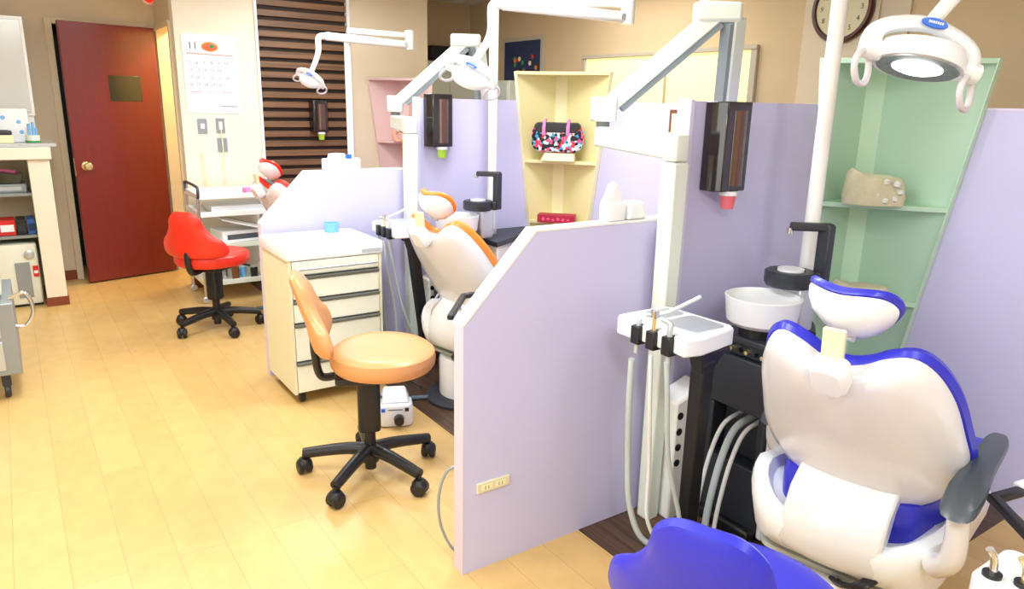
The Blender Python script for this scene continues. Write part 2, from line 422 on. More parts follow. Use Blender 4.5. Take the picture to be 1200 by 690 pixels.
# window with roller blind in the corridor wall
wf = struct('window_1', bx(XR-0.012, XR, 3.33, 5.05, 1.0, 1.89), M['blind'])
b = B(); box(b, XR-0.035, XR-0.004, 3.28, 5.09, 1.885, 1.915); box(b, XR-0.03, XR-0.004, 3.28, 3.33, 1.0, 1.885); box(b, XR-0.03, XR-0.004, 5.05, 5.09, 1.0, 1.885)
obj('window_frame', b, M['frame_grey'], wf, bevel=0.004)
b = B(); box(b, XR-0.026, XR-0.012, 4.10, 4.115, 1.0, 1.885); obj('mullion', b, M['frame_grey'], wf)

# open door, hinged at the doorway
def make_door():
    hx, hy = 1.11, 6.97; ex, ey = 0.42, 6.785
    ang = math.atan2(ey-hy, ex-hx); Ld = math.hypot(ex-hx, ey-hy)
    b = B(); box(b, 0, Ld, -0.0, 0.036, 0.012, 2.045)
    o = obj('door', b, M['door'], None, at=(0, 0, 0), bevel=0.003)
    o.name = 'door_1'; o.location = (hx, hy, 0); o.rotation_euler = (0, 0, ang); o['kind'] = 'structure'
    # local +y side faces the camera: rotation of about 195 degrees turns +y towards -Y
    def ch(name, bm, m): return obj(name, bm, m, o, local=True, bevel=0.002)
    b = B(); box(b, 0.145, 0.395, 0.034, 0.040, 1.46, 1.66); ch('window_pane', b, M['window_dark'])
    b = B(); mt = Matrix.Rotation(-PI/2, 3, 'X')
    lathe(b, [(0.0, 0.0), (0.034, 0.0), (0.034, 0.006), (0.013, 0.01), (0.012, 0.032), (0.028, 0.044), (0.033, 0.06), (0.026, 0.074), (0, 0.078)], (Ld-0.075, 0.036, 0.955), 20, mt)
    ch('door_knob', b, M['brass'])
    b = B(); box(b, Ld-0.001, Ld+0.002, 0.008, 0.028, 0.88, 1.02); ch('latch_plate', b, M['brass'])
make_door()
# red emergency lamp above the doorway
t = thing('emergency_lamp', 'small red emergency lamp high on the wall above the brown door', 'lamp', (1.12, 6.99, 2.2))
b = B(); lathe(b, [(0, 0.0), (0.05, 0.0), (0.05, 0.014), (0.03, 0.018), (0, 0.018)], (1.115, 6.999, 2.28), 20, Matrix.Rotation(PI/2, 3, 'X')); obj('base_ring', b, M['enamel'], t)
b = B(); lathe(b, [(0.036, 0.014), (0.034, 0.05), (0.02, 0.07), (0, 0.075)], (1.115, 6.999, 2.28), 20, Matrix.Rotation(PI/2, 3, 'X')); obj('red_lens', b, M['redglow'], t)

# ceiling fluorescent fittings
for i, (x, y, p) in enumerate(LAMPS):
    wx = ['over the aisle by the nearest booth', 'over the aisle in line with the first low partition', 'over the aisle beside the red stool', 'over the blue dental chair side of the room', 'over the orange dental chair', 'over the farthest booth'][i]
    t = thing('ceiling_light', 'white boxed fluorescent ceiling light '+wx, 'ceiling light', (x, y, 2.43), 0, 'fluorescent ceiling lights')
    b = B(); box(b, x-0.29, x+0.29, y-0.64, y+0.64, 2.47, 2.5); box(b, x-0.29, x-0.26, y-0.64, y+0.64, 2.43, 2.47); box(b, x+0.26, x+0.29, y-0.64, y+0.64, 2.43, 2.47)
    box(b, x-0.26, x+0.26, y-0.64, y-0.61, 2.43, 2.47); box(b, x-0.26, x+0.26, y+0.61, y+0.64, 2.43, 2.47); obj('frame', b, M['enamel'], t)
    b = B(); box(b, x-0.26, x+0.26, y-0.61, y+0.61, 2.45, 2.47); obj('diffuser', b, M['diffuser'], t)

# ------------------------------------------------------------------ booth partitions
def low_partition(y, label, outlet):
    t = thing('low_partition', label, 'partition', (1.07, y, 0), 0, None)
    X0, X1 = 1.065, 1.90
    out = [(X0, 0), (X1, 0), (X1, 1.118), (1.325, 1.118), (X0, 0.852)]
    b = B(); prism(b, out, lambda u, v, w: (u, w, v), y, y+0.055); obj('panel', b, M['lilac'], t)
    b = B()
    o2 = [(X0, 0.852), (1.325, 1.118), (X1, 1.118), (X1, 1.128), (1.320, 1.128), (X0-0.004, 0.860)]
    prism(b, o2, lambda u, v, w: (u, w, v), y-0.001, y+0.056)
    obj('edge_band', b, M['enamel'], t, bevel=0.002)
    b = B(); box(b, X0-0.003, X0, y, y+0.055, 0, 0.852); obj('front_edge', b, mfront, t)
    if outlet:
        b = B(); box(b, 1.112, 1.238, y-0.008, y, 0.282, 0.318); op = obj('outlet', b, M['ivory_side'], t, bevel=0.002, label='cream power outlet strip')
        b = B()
        for k in (0, 1): box(b, 1.13+k*0.052, 1.168+k*0.052, y-0.0095, y-0.0075, 0.291, 0.309)
        obj('socket', b, M['yellow_post'], op)
        b = B()
        for k in (0, 1):
            for j in (0, 1): box(b, 1.141+k*0.052+j*0.012, 1.143+k*0.052+j*0.012, y-0.0105, y-0.009, 0.294, 0.306)
        obj('slot', b, M['grey'], op)
mfront = mat('pinkish_lilac_edge', (214, 196, 212), 0.6, var=0.02)
low_partition(YP[0], 'nearest low lilac partition with sloped white corner and cream outlet', True)
low_partition(YP[1], 'low lilac partition with sloped corner behind the white drawer cabinet', False)
def tall_panel(y, label, x0=1.985):
    t = thing('tall_partition', label, 'partition', (2.5, y, 0))
    b = B(); box(b, x0, XW-0.002, y, y+0.055, 0, 1.525); obj('panel', b, M['lilac'], t)
    b = B(); box(b, x0-0.022, x0, y-0.004, y+0.059, 0, 1.53); obj('edge_trim', b, M['lilac_pale'], t, bevel=0.003)
M['lilac_pale'] = mat('pale_lilac_trim', (222, 216, 244), 0.5, var=0.01)
tall_panel(YP[0], 'tall lilac partition behind the cup dispenser with the pink cup')
tall_panel(YP[1], 'tall lilac partition carrying the cup dispenser with the lime cup, middle booth', 2.015)
def side_wall(y0, y1, label):
    t = thing('low_wall', label, 'partition', (XW+0.03, (y0+y1)/2, 0), 0)
    b = B(); box(b, XW, XW+0.06, y0, y1, 0, 1.515); obj('panel', b, M['lilac'], t)
    b = B(); box(b, XW-0.002, XW+0.062, y0, y1, 1.515, 1.523); obj('edge_band', b, M['lilac_pale'], t)
side_wall(-2.48, 1.8, 'plain lilac low wall to the right of the green corner shelf')
side_wall(1.802, 3.92, 'lilac low wall to the right of the yellow corner shelf, window above it')
side_wall(3.922, 6.19, 'lilac low wall of the farthest booth, beside the pink corner shelf')

# ------------------------------------------------------------------ corner shelves
def corner_shelf(y, mp, mpost, label, shelves, zb=0.25):
    """sits in the corner of x = XW and y; both sides taper downwards"""
    cx, cy = XW-0.002, y-0.002
    def wid(z): return 0.385 - 0.135*(1.70-z)
    def wiy(z): return 0.488 - 0.158*(1.70-z)
    t = thing('corner_shelf', label, 'shelf', (cx-0.2, cy-0.2, 0))
    th = 0.018; zt = 1.70
    a, c = wid(zt), wid(zb); ay, cyy = wiy(zt), wiy(zb)
    b = B()   # panel on the wall side x = XW
    prism(b, [(cy, zb), (cy-cyy, zb), (cy-ay, zt), (cy, zt)], lambda u, v, w: (w, u, v), cx-th, cx); obj('side_panel', b, mp, t, bevel=0.002)
    b = B()
    prism(b, [(cx-th, zb), (cx-c, zb), (cx-a, zt), (cx-th, zt)], lambda u, v, w: (u, w, v), cy-th, cy); obj('side_panel', b, mp, t, bevel=0.002)
    b = B(); q = 0.07   # corner post
    prism(b, [(cx-th, cy-q), (cx-th, cy-th), (cx-q, cy-th)], lambda u, v, w: (u, v, w), zb, zt-0.02); obj('corner_post', b, mpost, t)
    for z in [zt]+shelves:
        w_ = wid(z); wy_ = wiy(z); b = B(); k = 0.0 if z == zt else th+0.001; kk = 0.002 if z == zt else -0.022
        poly = [(cx-k, cy-k), (cx-w_, cy-k), (cx-w_, cy-0.03), (cx-0.03, cy-wy_), (cx-k, cy-wy_)]
        prism(b, poly, lambda u, v, w: (u, v, w), z-0.02, z); obj('shelf_board' if z != zt else 'top_board', b, mp, t, bevel=0.002)
    # thick outer front edges
    for s in (0, 1):
        b = B()
        e = 0.03
        if s: prism(b, [(cy-cyy, zb), (cy-cyy-0.004, zb), (cy-ay-0.004, zt), (cy-ay, zt)], lambda u, v, w: (w, u, v), cx-e, cx)
        else: prism(b, [(cx-c, zb), (cx-c-0.004, zb), (cx-a-0.004, zt), (cx-a, zt)], lambda u, v, w: (u, w, v), cy-e, cy)
        obj('front_edge', b, mpost, t)
corner_shelf(YP[0], M['green_panel'], M['green_post'], 'mint green tapered corner shelf holding plaster casts', [1.14, 0.738])
corner_shelf(YP[1], M['yellow_panel'], M['yellow_post'], 'pale yellow tapered corner shelf holding a patterned bag and crimson box', [1.16, 0.765])
corner_shelf(YF, M['pink_panel'], M['pink_post'], 'dusty pink tapered corner shelf at the far beige wall', [1.165, 0.74])

# ------------------------------------------------------------------ cup dispensers
def dispenser(x, y, ztop, w, h, label, cup_m, cup_label, cupw):
    t = thing('cup_dispenser', label, 'cup dispenser', (x, y-0.05, ztop-h), 0)
    b = B(); out = [(x-w/2, y), (x-w/2, y-0.055), (x-w/2+0.02, y-0.085), (x+w/2-0.02, y-0.085), (x+w/2, y-0.055), (x+w/2, y)]
    prism(b, out, lambda u, v, q: (u, v, q), ztop-h, ztop); obj('housing', b, M['smoke_dark'], t, bevel=0.004)
    b = B(); cyl(b, (x+0.006, y-0.065, 0), 0.038, ztop-h+0.02, ztop-0.03, 24); obj('cup_tube', b, M['smoke'], t)
    b = B(); cyl(b, (x+0.006, y-0.06, 0), 0.033, ztop-h-0.016, ztop-h, 20); obj('outlet_ring', b, M['white'], t)
    b = B(); cx, cy = x+0.006, y-0.06; zb = ztop-h-0.014
    lathe(b, [(0.0, zb-0.046), (0.022, zb-0.05), (0.023, zb-0.048), (0.029, zb+0.0), (0.031, zb+0.002), (0.0285, zb+0.003), (0, zb-0.002)], (cx, cy, 0), 20)
    tag(obj('paper_cup', b, cup_m), cup_label, 'cup')
dispenser(2.125, YP[0], 1.525, 0.165, 0.31, 'smoked brown cup dispenser on the nearest tall lilac partition', M['pinkcup'], 'pink paper cup peeking out under the nearest dispenser', 0)
dispenser(2.12, YP[1], 1.55, 0.165, 0.30, 'smoked brown cup dispenser on the middle tall lilac partition, lime cup below', M['lime'], 'lime green cup under the dispenser on the middle lilac partition', 0)
dispenser(2.215, YF, 1.50, 0.15, 0.26, 'smoked brown cup dispenser on the dark slatted wall', M['lime'], 'lime green cup under the dispenser on the slatted wall', 0)

# ------------------------------------------------------------------ x-ray arms
def xray_arm(Y0, label, px=1.84):
    t = thing('x_ray_arm', label, 'x-ray arm', (px, 1.735+Y0, 0))
    y = 1.735+Y0
    b = B(); quadbox(b, [(px-0.034, y-0.03, 0), (px+0.022, y-0.03, 0), (px+0.022, y+0.03, 0), (px-0.034, y+0.03, 0), (px-0.034, y-0.033, 1.325), (px+0.038, y-0.033, 1.325), (px+0.038, y+0.033, 1.325), (px-0.034, y+0.033, 1.325)]); obj('column', b, M['mint_white'], t, bevel=0.008)
    b = B(); rbox(b, px-0.034, px+0.034, y-0.032, y+0.032, 1.328, 1.415, 0.008); obj('swivel_head', b, M['mint_white'], t)
    K = Vector((2.20, 2.52+Y0, 1.37)); P0 = Vector((px, y-0.01, 1.375))
    b = B(); beam(b, P0, K, 0.075, 0.085); obj('horizontal_arm', b, M['mint_white'], t, bevel=0.008)
    b = B(); cyl(b, (K.x, K.y, 0), 0.03, 1.405, 1.44); obj('pivot', b, M['grey'], t)
    K2 = K+Vector((0, 0, 0.115)); E = Vector((2.60, 2.27+Y0, 1.90))
    b = B(); beam(b, K2+Vector((0, 0, -0.05)), K2+Vector((0, 0, 0.055)), 0.12, 0.10, (1, -0.6, 0)); obj('knuckle', b, M['mint_white'], t, bevel=0.01)
    b = B(); beam(b, K2, E, 0.075, 0.07); obj('lower_arm', b, M['mint_white'], t, bevel=0.006)
    d = (E-K2).normalized(); sdn = Vector((0, 0, -1)); s = (sdn - d*sdn.dot(d)).normalized()
    b = B(); beam(b, K2+s*0.047+d*0.06, E+s*0.047-d*0.02, 0.055, 0.026); obj('gasket_strip', b, M['grey_rubber'], t)
    b = B(); beam(b, E-Vector((0.085, -0.052, 0)), E+Vector((0.085, -0.052, 0)), 0.09, 0.085); obj('elbow_joint', b, M['mint_white'], t, bevel=0.016)
    H = Vector((2.86, 2.40+Y0, 1.33)); F_ = E+Vector((0.07, -0.04, -0.02))
    b = B(); beam(b, F_, H, 0.075, 0.07, (0, 1, 0)); obj('upper_arm', b, M['mint_white'], t, bevel=0.006)
    b = B(); beam(b, F_+Vector((-0.045, 0.0, -0.02)), H+Vector((-0.045, 0.0, 0)), 0.03, 0.05, (0, 1, 0)); obj('gasket_strip', b, M['grey_rubber'], t)
    b = B(); rbox(b, H.x-0.11, H.x+0.05, H.y-0.07, H.y+0.07, 1.16, 1.34, 0.03); hd = obj('tube_head', b, M['mint_white'], t)
    b = B(); lathe(b, [(0.032, 0), (0.032, 0.16), (0.028, 0.16), (0.028, 0.0)], (H.x-0.10, H.y, 1.25), 20, Matrix.Rotation(-PI/2, 3, 'Y')); obj('cone', b, M['enamel'], hd)
    return t
xray_arm(0, 'pale green white x-ray column and folded arm beside the nearest tall partition')
xray_arm(2.12, 'pale green white x-ray column and folded arm in the middle booth', 1.915)

# utility box with holes beside the nearest column
def utility_box(Y0, label, dx=0.0):
    t = thing('utility_box', label, 'utility box', (1.95, 1.72+Y0, 0))
    b = B(); x0, x1, y0, y1 = 1.875+dx, 2.03+dx, 1.668+Y0, 1.78+Y0
    quadbox(b, [(x0, y0, 0.0), (x1, y0, 0.0), (x1, y1, 0.0), (x0, y1, 0.0), (x0, y0, 0.47), (x1, y0, 0.52), (x1, y1, 0.52), (x0, y1, 0.47)])
    obj('cabinet', b, M['enamel'], t, bevel=0.008)
    for k in range(4):
        b = B(); lathe(b, [(0, 0), (0.014, 0.0), (0.014, 0.004), (0, 0.004)], (1.896+dx, y0+0.001, 0.42-k*0.062), 16, Matrix.Rotation(PI/2, 3, 'X'))
        obj('vent_hole', b, M['black'], t)
utility_box(0, 'white utility box with four black holes below the nearest instrument tray')
utility_box(2.12, 'white utility box under the instrument tray of the orange chair', 0.12)
# ------------------------------------------------------------------ spittoon units
def spittoon_unit(Y0, label):
    t = thing('spittoon_unit', label, 'spittoon', (2.12, 1.53+Y0, 0))
    x0, x1, y0, y1 = 2.02, 2.22, 1.40+Y0, 1.655+Y0
    b = B()
    # column with a recess in its -x face
    box(b, x0, x1, y0, y1, 0.0, 0.27); box(b, x0, x1, y0, y1, 0.47, 0.66); box(b, x0+0.07, x1, y0+0.03, y1-0.03, 0.27, 0.47)
    box(b, x0, x1, y0, y0+0.03, 0.27, 0.47); box(b, x0, x1, y1-0.03, y1, 0.27, 0.47)
    box(b, x0+0.02, x1, y0+0.02, y1-0.02, 0.66, 0.71); box(b, x0, x1, y0, y1, 0.71, 0.735)
    box(b, x0, x1, y0, y0+0.02, 0.66, 0.71); box(b, x0, x1, y1-0.02, y1, 0.66, 0.71)
    obj('column', b, M['charcoal'], t, bevel=0.006)
    for k in range(6):
        b = B(); lathe(b, [(0, 0), (0.008, 0), (0.007, 0.02), (0, 0.022)], (x0+0.02, y0+0.045+k*0.033, 0.685), 12, Matrix.Rotation(-PI/2, 3, 'Y'))
        obj('knob', b, M['brass'] if k % 2 == 0 else M['black'], t)
    b = B(); box(b, x0+0.01, x1+0.02, y0-0.03, y0-0.002, 0.02, 0.62); obj('side_panel', b, M['white'], t, bevel=0.008, label='white side panel')
    b = B(); cyl(b, (2.11, 1.525+Y0, 0), 0.075, 0.735, 0.775); obj('neck', b, M['black'], t)
    b = B(); lathe(b, [(0.0, 0.775), (0.10, 0.775), (0.118, 0.79), (0.127, 0.86), (0.130, 0.875), (0.122, 0.877), (0.116, 0.862), (0.09, 0.845), (0.03, 0.835), (0, 0.834)], (2.105, 1.525+Y0, 0), 40)
    obj('bowl', b, M['white'], t)
    # filler block and cup arm
    cx, cy = 2.27, 1.50+Y0
    b = B(); rbox(b, cx-0.04, cx+0.05, cy-0.04, cy+0.05, 0.735, 0.90, 0.01); obj('filler_stand', b, M['steelgrey'], t)
    b = B(); lathe(b, [(0.0, 0.895), (0.082, 0.895), (0.088, 0.905), (0.088, 0.945), (0.082, 0.95), (0.052, 0.95), (0.05, 0.93), (0, 0.93)], (cx-0.02, cy+0.03, 0), 12); obj('cup_holder', b, M['charcoal'], t)
    b = B(); cyl(b, (cx-0.02, cy+0.03, 0), 0.046, 0.93, 0.957); obj('cup_plate', b, M['white'], t)
    b = B(); vx, vy = cx+0.075, cy-0.03
    beam(b, (vx, vy, 0.90), (vx, vy, 1.115), 0.035, 0.05, (0, 1, 0)); beam(b, (vx+0.017, vy-0.012, 1.105), (cx-0.02, cy+0.05, 1.105), 0.04, 0.028); beam(b, (vx, vy, 0.92), (cx+0.03, cy+0.01, 0.92), 0.04, 0.05)
    obj('filler_arm', b, M['charcoal'], t, bevel=0.006)
    b = B(); cyl(b, (cx-0.02, cy+0.05, 0), 0.012, 1.08, 1.10); obj('water_spout', b, M['chrome'], t)
    for k, (dy, m, r) in enumerate(((0.06, 'white_hose', 0.008), (0.10, 'hose', 0.013), (0.15, 'white_hose', 0.008))):
        b = B(); yy = y0+dy
        tube(b, [(x0+0.075, yy, 0.44), (x0-0.02, yy+0.005, 0.41), (x0-0.06, yy+0.02, 0.30), (x0-0.085, yy+0.03, 0.15), (x0-0.10, yy+0.03, 0.05), (x0-0.11, yy+0.02, 0.012+r)], r, 10)
        obj('suction_hose', b, M[m], t)
    b = B(); box(b, x0-0.03, x1+0.04, y0-0.0, y1-0.0, 0.003, 0.05); obj('foot', b, M['black'], t, bevel=0.01)
spittoon_unit(0, 'black spittoon unit with white bowl and cup filler beside the blue chair')
spittoon_unit(2.12, 'black spittoon unit with white bowl behind the headrest of the orange chair')

def counter_cabinet(x0, x1, y0, y1, z, label):
    t = thing('corner_counter', label, 'cabinet', ((x0+x1)/2, (y0+y1)/2, 0))
    yr = y1-0.09    # the front runs diagonally from (x0, y0) to (x1, yr)
    A_, C_ = Vector((x0, y0, 0)), Vector((x1, yr, 0)); d_ = (C_-A_).normalized(); n_ = Vector((d_.y, -d_.x, 0)); L_ = (C_-A_).length
    b = B(); prism(b, [(x0+0.01, y0+0.015), (x1, yr+0.015), (x1, y1), (x0+0.01, y1)], lambda u, v, w: (u, v, w), 0.05, z-0.03); obj('body', b, M['enamel'], t)
    b = B(); prism(b, [(x0+0.03, y0+0.06), (x1-0.01, yr+0.04), (x1-0.01, y1-0.01), (x0+0.03, y1-0.01)], lambda u, v, w: (u, v, w), 0.003, 0.05); obj('plinth', b, M['black'], t)
    b = B(); prism(b, [(x0, y0), (x0+0.35*(x1-x0), y0+0.28*(yr-y0)), (x0+0.75*(x1-x0), y0+0.72*(yr-y0)), (x1, yr), (x1, y1), (x0, y1)], lambda u, v, w: (u, v, w), z-0.03, z); obj('worktop', b, M['charcoal'], t, bevel=0.005)
    for nm, za, zc in (('drawer_front', z-0.24, z-0.045), ('cabinet_door', 0.07, z-0.25)):
        b = B(); p, q = A_+d_*0.02-n_*0.005, C_-d_*0.02-n_*0.005
        quadbox(b, [p-n_*0.01+Vector((0, 0, za)), q-n_*0.01+Vector((0, 0, za)), q+n_*0.004+Vector((0, 0, za)), p+n_*0.004+Vector((0, 0, za)), p-n_*0.01+Vector((0, 0, zc)), q-n_*0.01+Vector((0, 0, zc)), q+n_*0.004+Vector((0, 0, zc)), p+n_*0.004+Vector((0, 0, zc))])
        d = obj(nm, b, M['white'], t, bevel=0.002)
        m_ = (p+q)/2 + Vector((0, 0, zc-0.05)) + n_*0.014
        b = B(); beam(b, m_-d_*0.04, m_+d_*0.04, 0.026, 0.022); obj('handle', b, M['black'], d, bevel=0.004)
counter_cabinet(2.345, 2.62, 1.46, 1.792, 0.72, 'dark topped corner cabinet between blue headrest and green shelf')
counter_cabinet(2.29, 2.78, 3.50, 3.912, 0.72, 'white cabinet with black worktop and black handle behind the orange chair')

# ------------------------------------------------------------------ instrument trays on posts
def instrument(b, x, y, z, dx, dy, l=0.12, r=0.006):
    tube(b, [(x, y, z-0.05), (x, y, z+0.02), (x+dx*0.4, y+dy*0.4, z+0.05), (x+dx, y+dy, z+l*0.7)], r, 8)
def tray_stand(Y0, label, dx=0.0):
    n0 = set(bpy.data.objects)
    t = thing('instrument_tray', label, 'instrument tray', (1.66, 1.5+Y0, 0))
    y = Y0
    out = [(1.54, 1.36+y), (1.545, 1.41+y), (1.575, 1.415+y), (1.575, 1.435+y), (1.543, 1.44+y), (1.543, 1.475+y), (1.575, 1.48+y), (1.575, 1.50+y), (1.543, 1.505+y), (1.543, 1.54+y), (1.575, 1.545+y), (1.575, 1.565+y), (1.535, 1.57+y), (1.535, 1.64+y), (1.56, 1.665+y), (1.75, 1.665+y), (1.775, 1.64+y), (1.785, 1.40+y), (1.765, 1.37+y), (1.60, 1.345+y)]
    b = B(); prism(b, out, lambda u, v, w: (u, v, w), 0.80, 0.855); obj('tray_body', b, M['white'], t, bevel=0.006)
    b = B(); prism(b, rrect(1.615, 1.755, 1.39+y, 1.53+y, 0.02), lambda u, v, w: (u, v, w), 0.853, 0.857); obj('tray_inset', b, M['steelgrey'], t)
    b = B(); prism(b, rrect(1.64, 1.75, 1.555+y, 1.635+y, 0.015), lambda u, v, w: (u, v, w), 0.853, 0.857); obj('tray_inset', b, M['steelgrey'], t)
    b = B(); box(b, 1.60, 1.75, 1.362+y, 1.41+y, 0.78, 0.80); quadbox(b, [(1.63, 1.365+y, 0.73), (1.68, 1.365+y, 0.73), (1.68, 1.405+y, 0.73), (1.63, 1.405+y, 0.73), (1.61, 1.36+y, 0.80), (1.73, 1.36+y, 0.80), (1.73, 1.41+y, 0.80), (1.61, 1.41+y, 0.80)]); obj('bracket', b, M['black'], t, bevel=0.004)
    b = B(); beam(b, (1.655, 1.385+y, 0.77), (1.82, 1.53+y, 0.02), 0.055, 0.05, (0, 1, 0)); obj('post', b, M['black'], t, bevel=0.006)
    b = B(); rbox(b, 1.765, 1.865, 1.48+y, 1.58+y, 0.003, 0.03, 0.01); obj('post_foot', b, M['black'], t)
    for k, yy in enumerate((1.425, 1.49, 1.555)):
        b = B(); box(b, 1.528, 1.572, yy-0.018+y, yy+0.018+y, 0.79, 0.848); h = obj('holder_clip', b, M['black'], t, bevel=0.004)
        b = B()
        if k == 1:
            tube(b, [(1.545, yy+y, 0.79), (1.545, yy+y, 0.90)], 0.0065, 10, smooth=False)
        elif k == 0: tube(b, [(1.545, yy+y, 0.76), (1.545, yy+y, 0.86), (1.548, yy+y+0.004, 0.885), (1.54, yy+y+0.03, 0.895)], 0.0085, 10)
        else: tube(b, [(1.54, yy+y, 0.76), (1.545, yy+y, 0.85), (1.55, yy+y, 0.868)], 0.0075, 10)
        hp = obj('handpiece', b, M['brass'] if k == 1 else M['steelgrey'], t)
        if k == 1:
            b = B(); tube(b, [(1.53, yy+y+0.02, 0.895), (1.57, yy+y-0.02, 0.905), (1.66, yy+y-0.07, 0.955)], 0.0065, 10); obj('nozzle', b, M['steelgrey'], hp)
            b = B(); lathe(b, [(0, -0.012), (0.013, -0.01), (0.013, 0.012), (0, 0.014)], (1.545, yy+y, 0.90), 14); obj('nozzle_head', b, M['chrome'], hp)
    hs = [((1.535, 1.555), 0.0105, 'hose', [(1.53, 1.56, 0.74), (1.54, 1.57, 0.60), (1.58, 1.60, 0.38), (1.60, 1.60, 0.20), (1.64, 1.58, 0.07), (1.70, 1.54, 0.013)]),
          ((1.54, 1.49), 0.007, 'white_hose', [(1.54, 1.49, 0.77), (1.56, 1.50, 0.62), (1.62, 1.54, 0.35), (1.64, 1.55, 0.15), (1.70, 1.53, 0.03), (1.76, 1.52, 0.011)]),
          ((1.54, 1.425), 0.008, 'hose', [(1.54, 1.425, 0.77), (1.56, 1.43, 0.66), (1.62, 1.46, 0.42), (1.70, 1.47, 0.20), (1.74, 1.47, 0.05), (1.78, 1.46, 0.012)])]
    for _, r, m, pts in hs:
        b = B(); tube(b, [(px, py+y, pz) for px, py, pz in pts], r, 10); obj('tray_hose', b, M[m], t)
    t.location.x += dx
tray_stand(0, 'white instrument tray on a slanted black post left of the blue chair')
tray_stand(2.12, 'white instrument tray on a black post left of the orange chair', 0.09)

# ------------------------------------------------------------------ operating lights
def lamp_head(t, C0, R, sc=1.0):
    """C0 centre of the disc, R rotation matrix: local z is the back of the lamp, local x joins the handles"""
    def P(x, y, z): return C0 + R @ Vector((x*sc, y*sc, z*sc))
    def fnz(u, v, w): return P(u, v, w)
    b = B(); cushion(b, circ(0.112, 32, 0, 0, 0.095), [(0.80, -0.018), (0.98, -0.02), (1.0, -0.012), (1.0, 0.008), (0.93, 0.028), (0.6, 0.04), (0, 0.043)], fnz, 0); obj('housing', b, M['white'], t)
    b = B(); cushion(b, circ(0.101, 32, 0, 0, 0.085), [(0, -0.017), (0.6, -0.017), (0.62, -0.021), (0.98, -0.023), (1.0, -0.019)], fnz, 0); obj('reflector_ring', b, M['reflect'], t)
    b = B(); cushion(b, circ(0.062, 28, 0, 0, 0.050), [(0, -0.030), (0.7, -0.029), (1.0, -0.022), (1.0, -0.018)], fnz, 0); obj('lit_lens', b, M['lampglow'], t)
    b = B()   # arch yoke
    arch = [(-0.132, 0, 0.0), (-0.125, 0, 0.045), (-0.08, 0, 0.075), (0.0, 0, 0.092), (0.08, 0, 0.075), (0.125, 0, 0.045), (0.132, 0, 0.0)]
    tube(b, [P(*p) for p in arch], 0.019*sc, 12, flat=1.5); obj('yoke', b, M['white'], t)
    for s in (-1, 1):
        b = B(); lathe(b, [(0, 0), (0.026*sc, 0), (0.026*sc, 0.05*sc), (0, 0.05*sc)], P(s*0.10, 0, 0), 16, R @ Matrix.Rotation(s*PI/2, 3, 'Y'))
        obj('pivot_joint', b, M['white'], t)
    for s in (-1, 1):
        b = B(); lp = [(s*0.135+0.02, 0.024, -0.02), (s*0.135+0.030, 0.032, -0.055), (s*0.135+0.02, 0.018, -0.085), (s*0.135-0.010, -0.012, -0.092), (s*0.135-0.032, -0.034, -0.065), (s*0.135-0.026, -0.028, -0.03), (s*0.135, 0.0, -0.010)]
        tube(b, [P(*p) for p in lp], 0.0085*sc, 10, closed=True); obj('handle', b, M['handle'], t)
    b = B(); cushion(b, circ(0.034, 24, 0, 0, 0.013), [(0, 0.0), (1.0, 0.0), (0.9, 0.004), (0, 0.005)], lambda u, v, w: P(u, -0.030-w-0.001, 0.085+v), 0); bd = obj('badge', b, M['bluedot'], t, label='blue oval badge')
    b = B()
    for k in range(7): box(b, -0.018+k*0.0055, -0.0145+k*0.0055, -0.003, 0.003, 0, 0.001)
    for v in b.verts: v.co = P(v.co.x, -0.0365-v.co.z, 0.085+v.co.y)
    obj('badge_lettering', b, M['paper'], bd)
M['reflect'] = mat('faceted_reflector', (176, 182, 192), 0.3, metal=0.8, var=0.35, scale=60)
M['handle'] = mat('pale_grey_handle', (214, 210, 216), 0.35)
def op_light(pole, zb, ztop, elbow, drop, head, R, label, neck=None, sc=1.0, base=None):
    px, py = pole
    t = thing('operating_light', label, 'lamp', (px, py, zb))
    b = B(); cyl(b, (px, py, 0), 0.027, zb+0.001, ztop-0.03, 24); obj('pole', b, M['enamel'], t)
    b = B(); lathe(b, [(0, zb+0.001), (0.032, zb+0.001), (0.032, zb+0.03), (0.028, zb+0.035), (0, zb+0.035)], (px, py, 0), 24); obj('pole_base', b, M['steelgrey'], t)
    E = Vector(elbow); Dp = Vector(drop); H = Vector(head)
    b = B(); beam(b, (px, py, ztop), (E.x, E.y, ztop+0.0), 0.05, 0.045); obj('upper_arm', b, M['enamel'], t, bevel=0.014)
    b = B(); lathe(b, [(0, -0.11), (0.036, -0.11), (0.04, -0.10), (0.04, 0.03), (0.034, 0.04), (0, 0.04)], (E.x, E.y, ztop), 20); obj('elbow', b, M['enamel'], t)
    El = Vector((E.x, E.y, ztop-0.075)); Dr = Vector((Dp.x, Dp.y, ztop-0.06))
    b = B(); beam(b, El, Dr, 0.05, 0.06); obj('spring_arm', b, M['enamel'], t, bevel=0.016)
    b = B(); lathe(b, [(0, -0.004), (0.018, -0.004), (0.018, 0.03), (0, 0.03)], El+(Dr-El).normalized()*0.045, 16, Matrix.Rotation(PI/2, 3, 'X')); obj('bolt', b, M['steelgrey'], t)
    b = B(); nk = [Dr, Dr+(Dr-El).normalized()*0.05+Vector((0, 0, -0.02)), Vector((Dp.x, Dp.y, Dp.z))+(Dr-El).normalized()*0.06]+([Vector(neck)] if neck else [])+[H+R @ Vector((0, 0, 0.09*sc))]
    tube(b, nk, 0.026, 14, r2=0.018); obj('neck', b, M['enamel'], t)
    lamp_head(t, H, R, sc)
def Rot(z, x, y=0): return Matrix.Rotation(math.radians(z), 3, 'Z') @ Matrix.Rotation(math.radians(x), 3, 'X') @ Matrix.Rotation(math.radians(y), 3, 'Y')
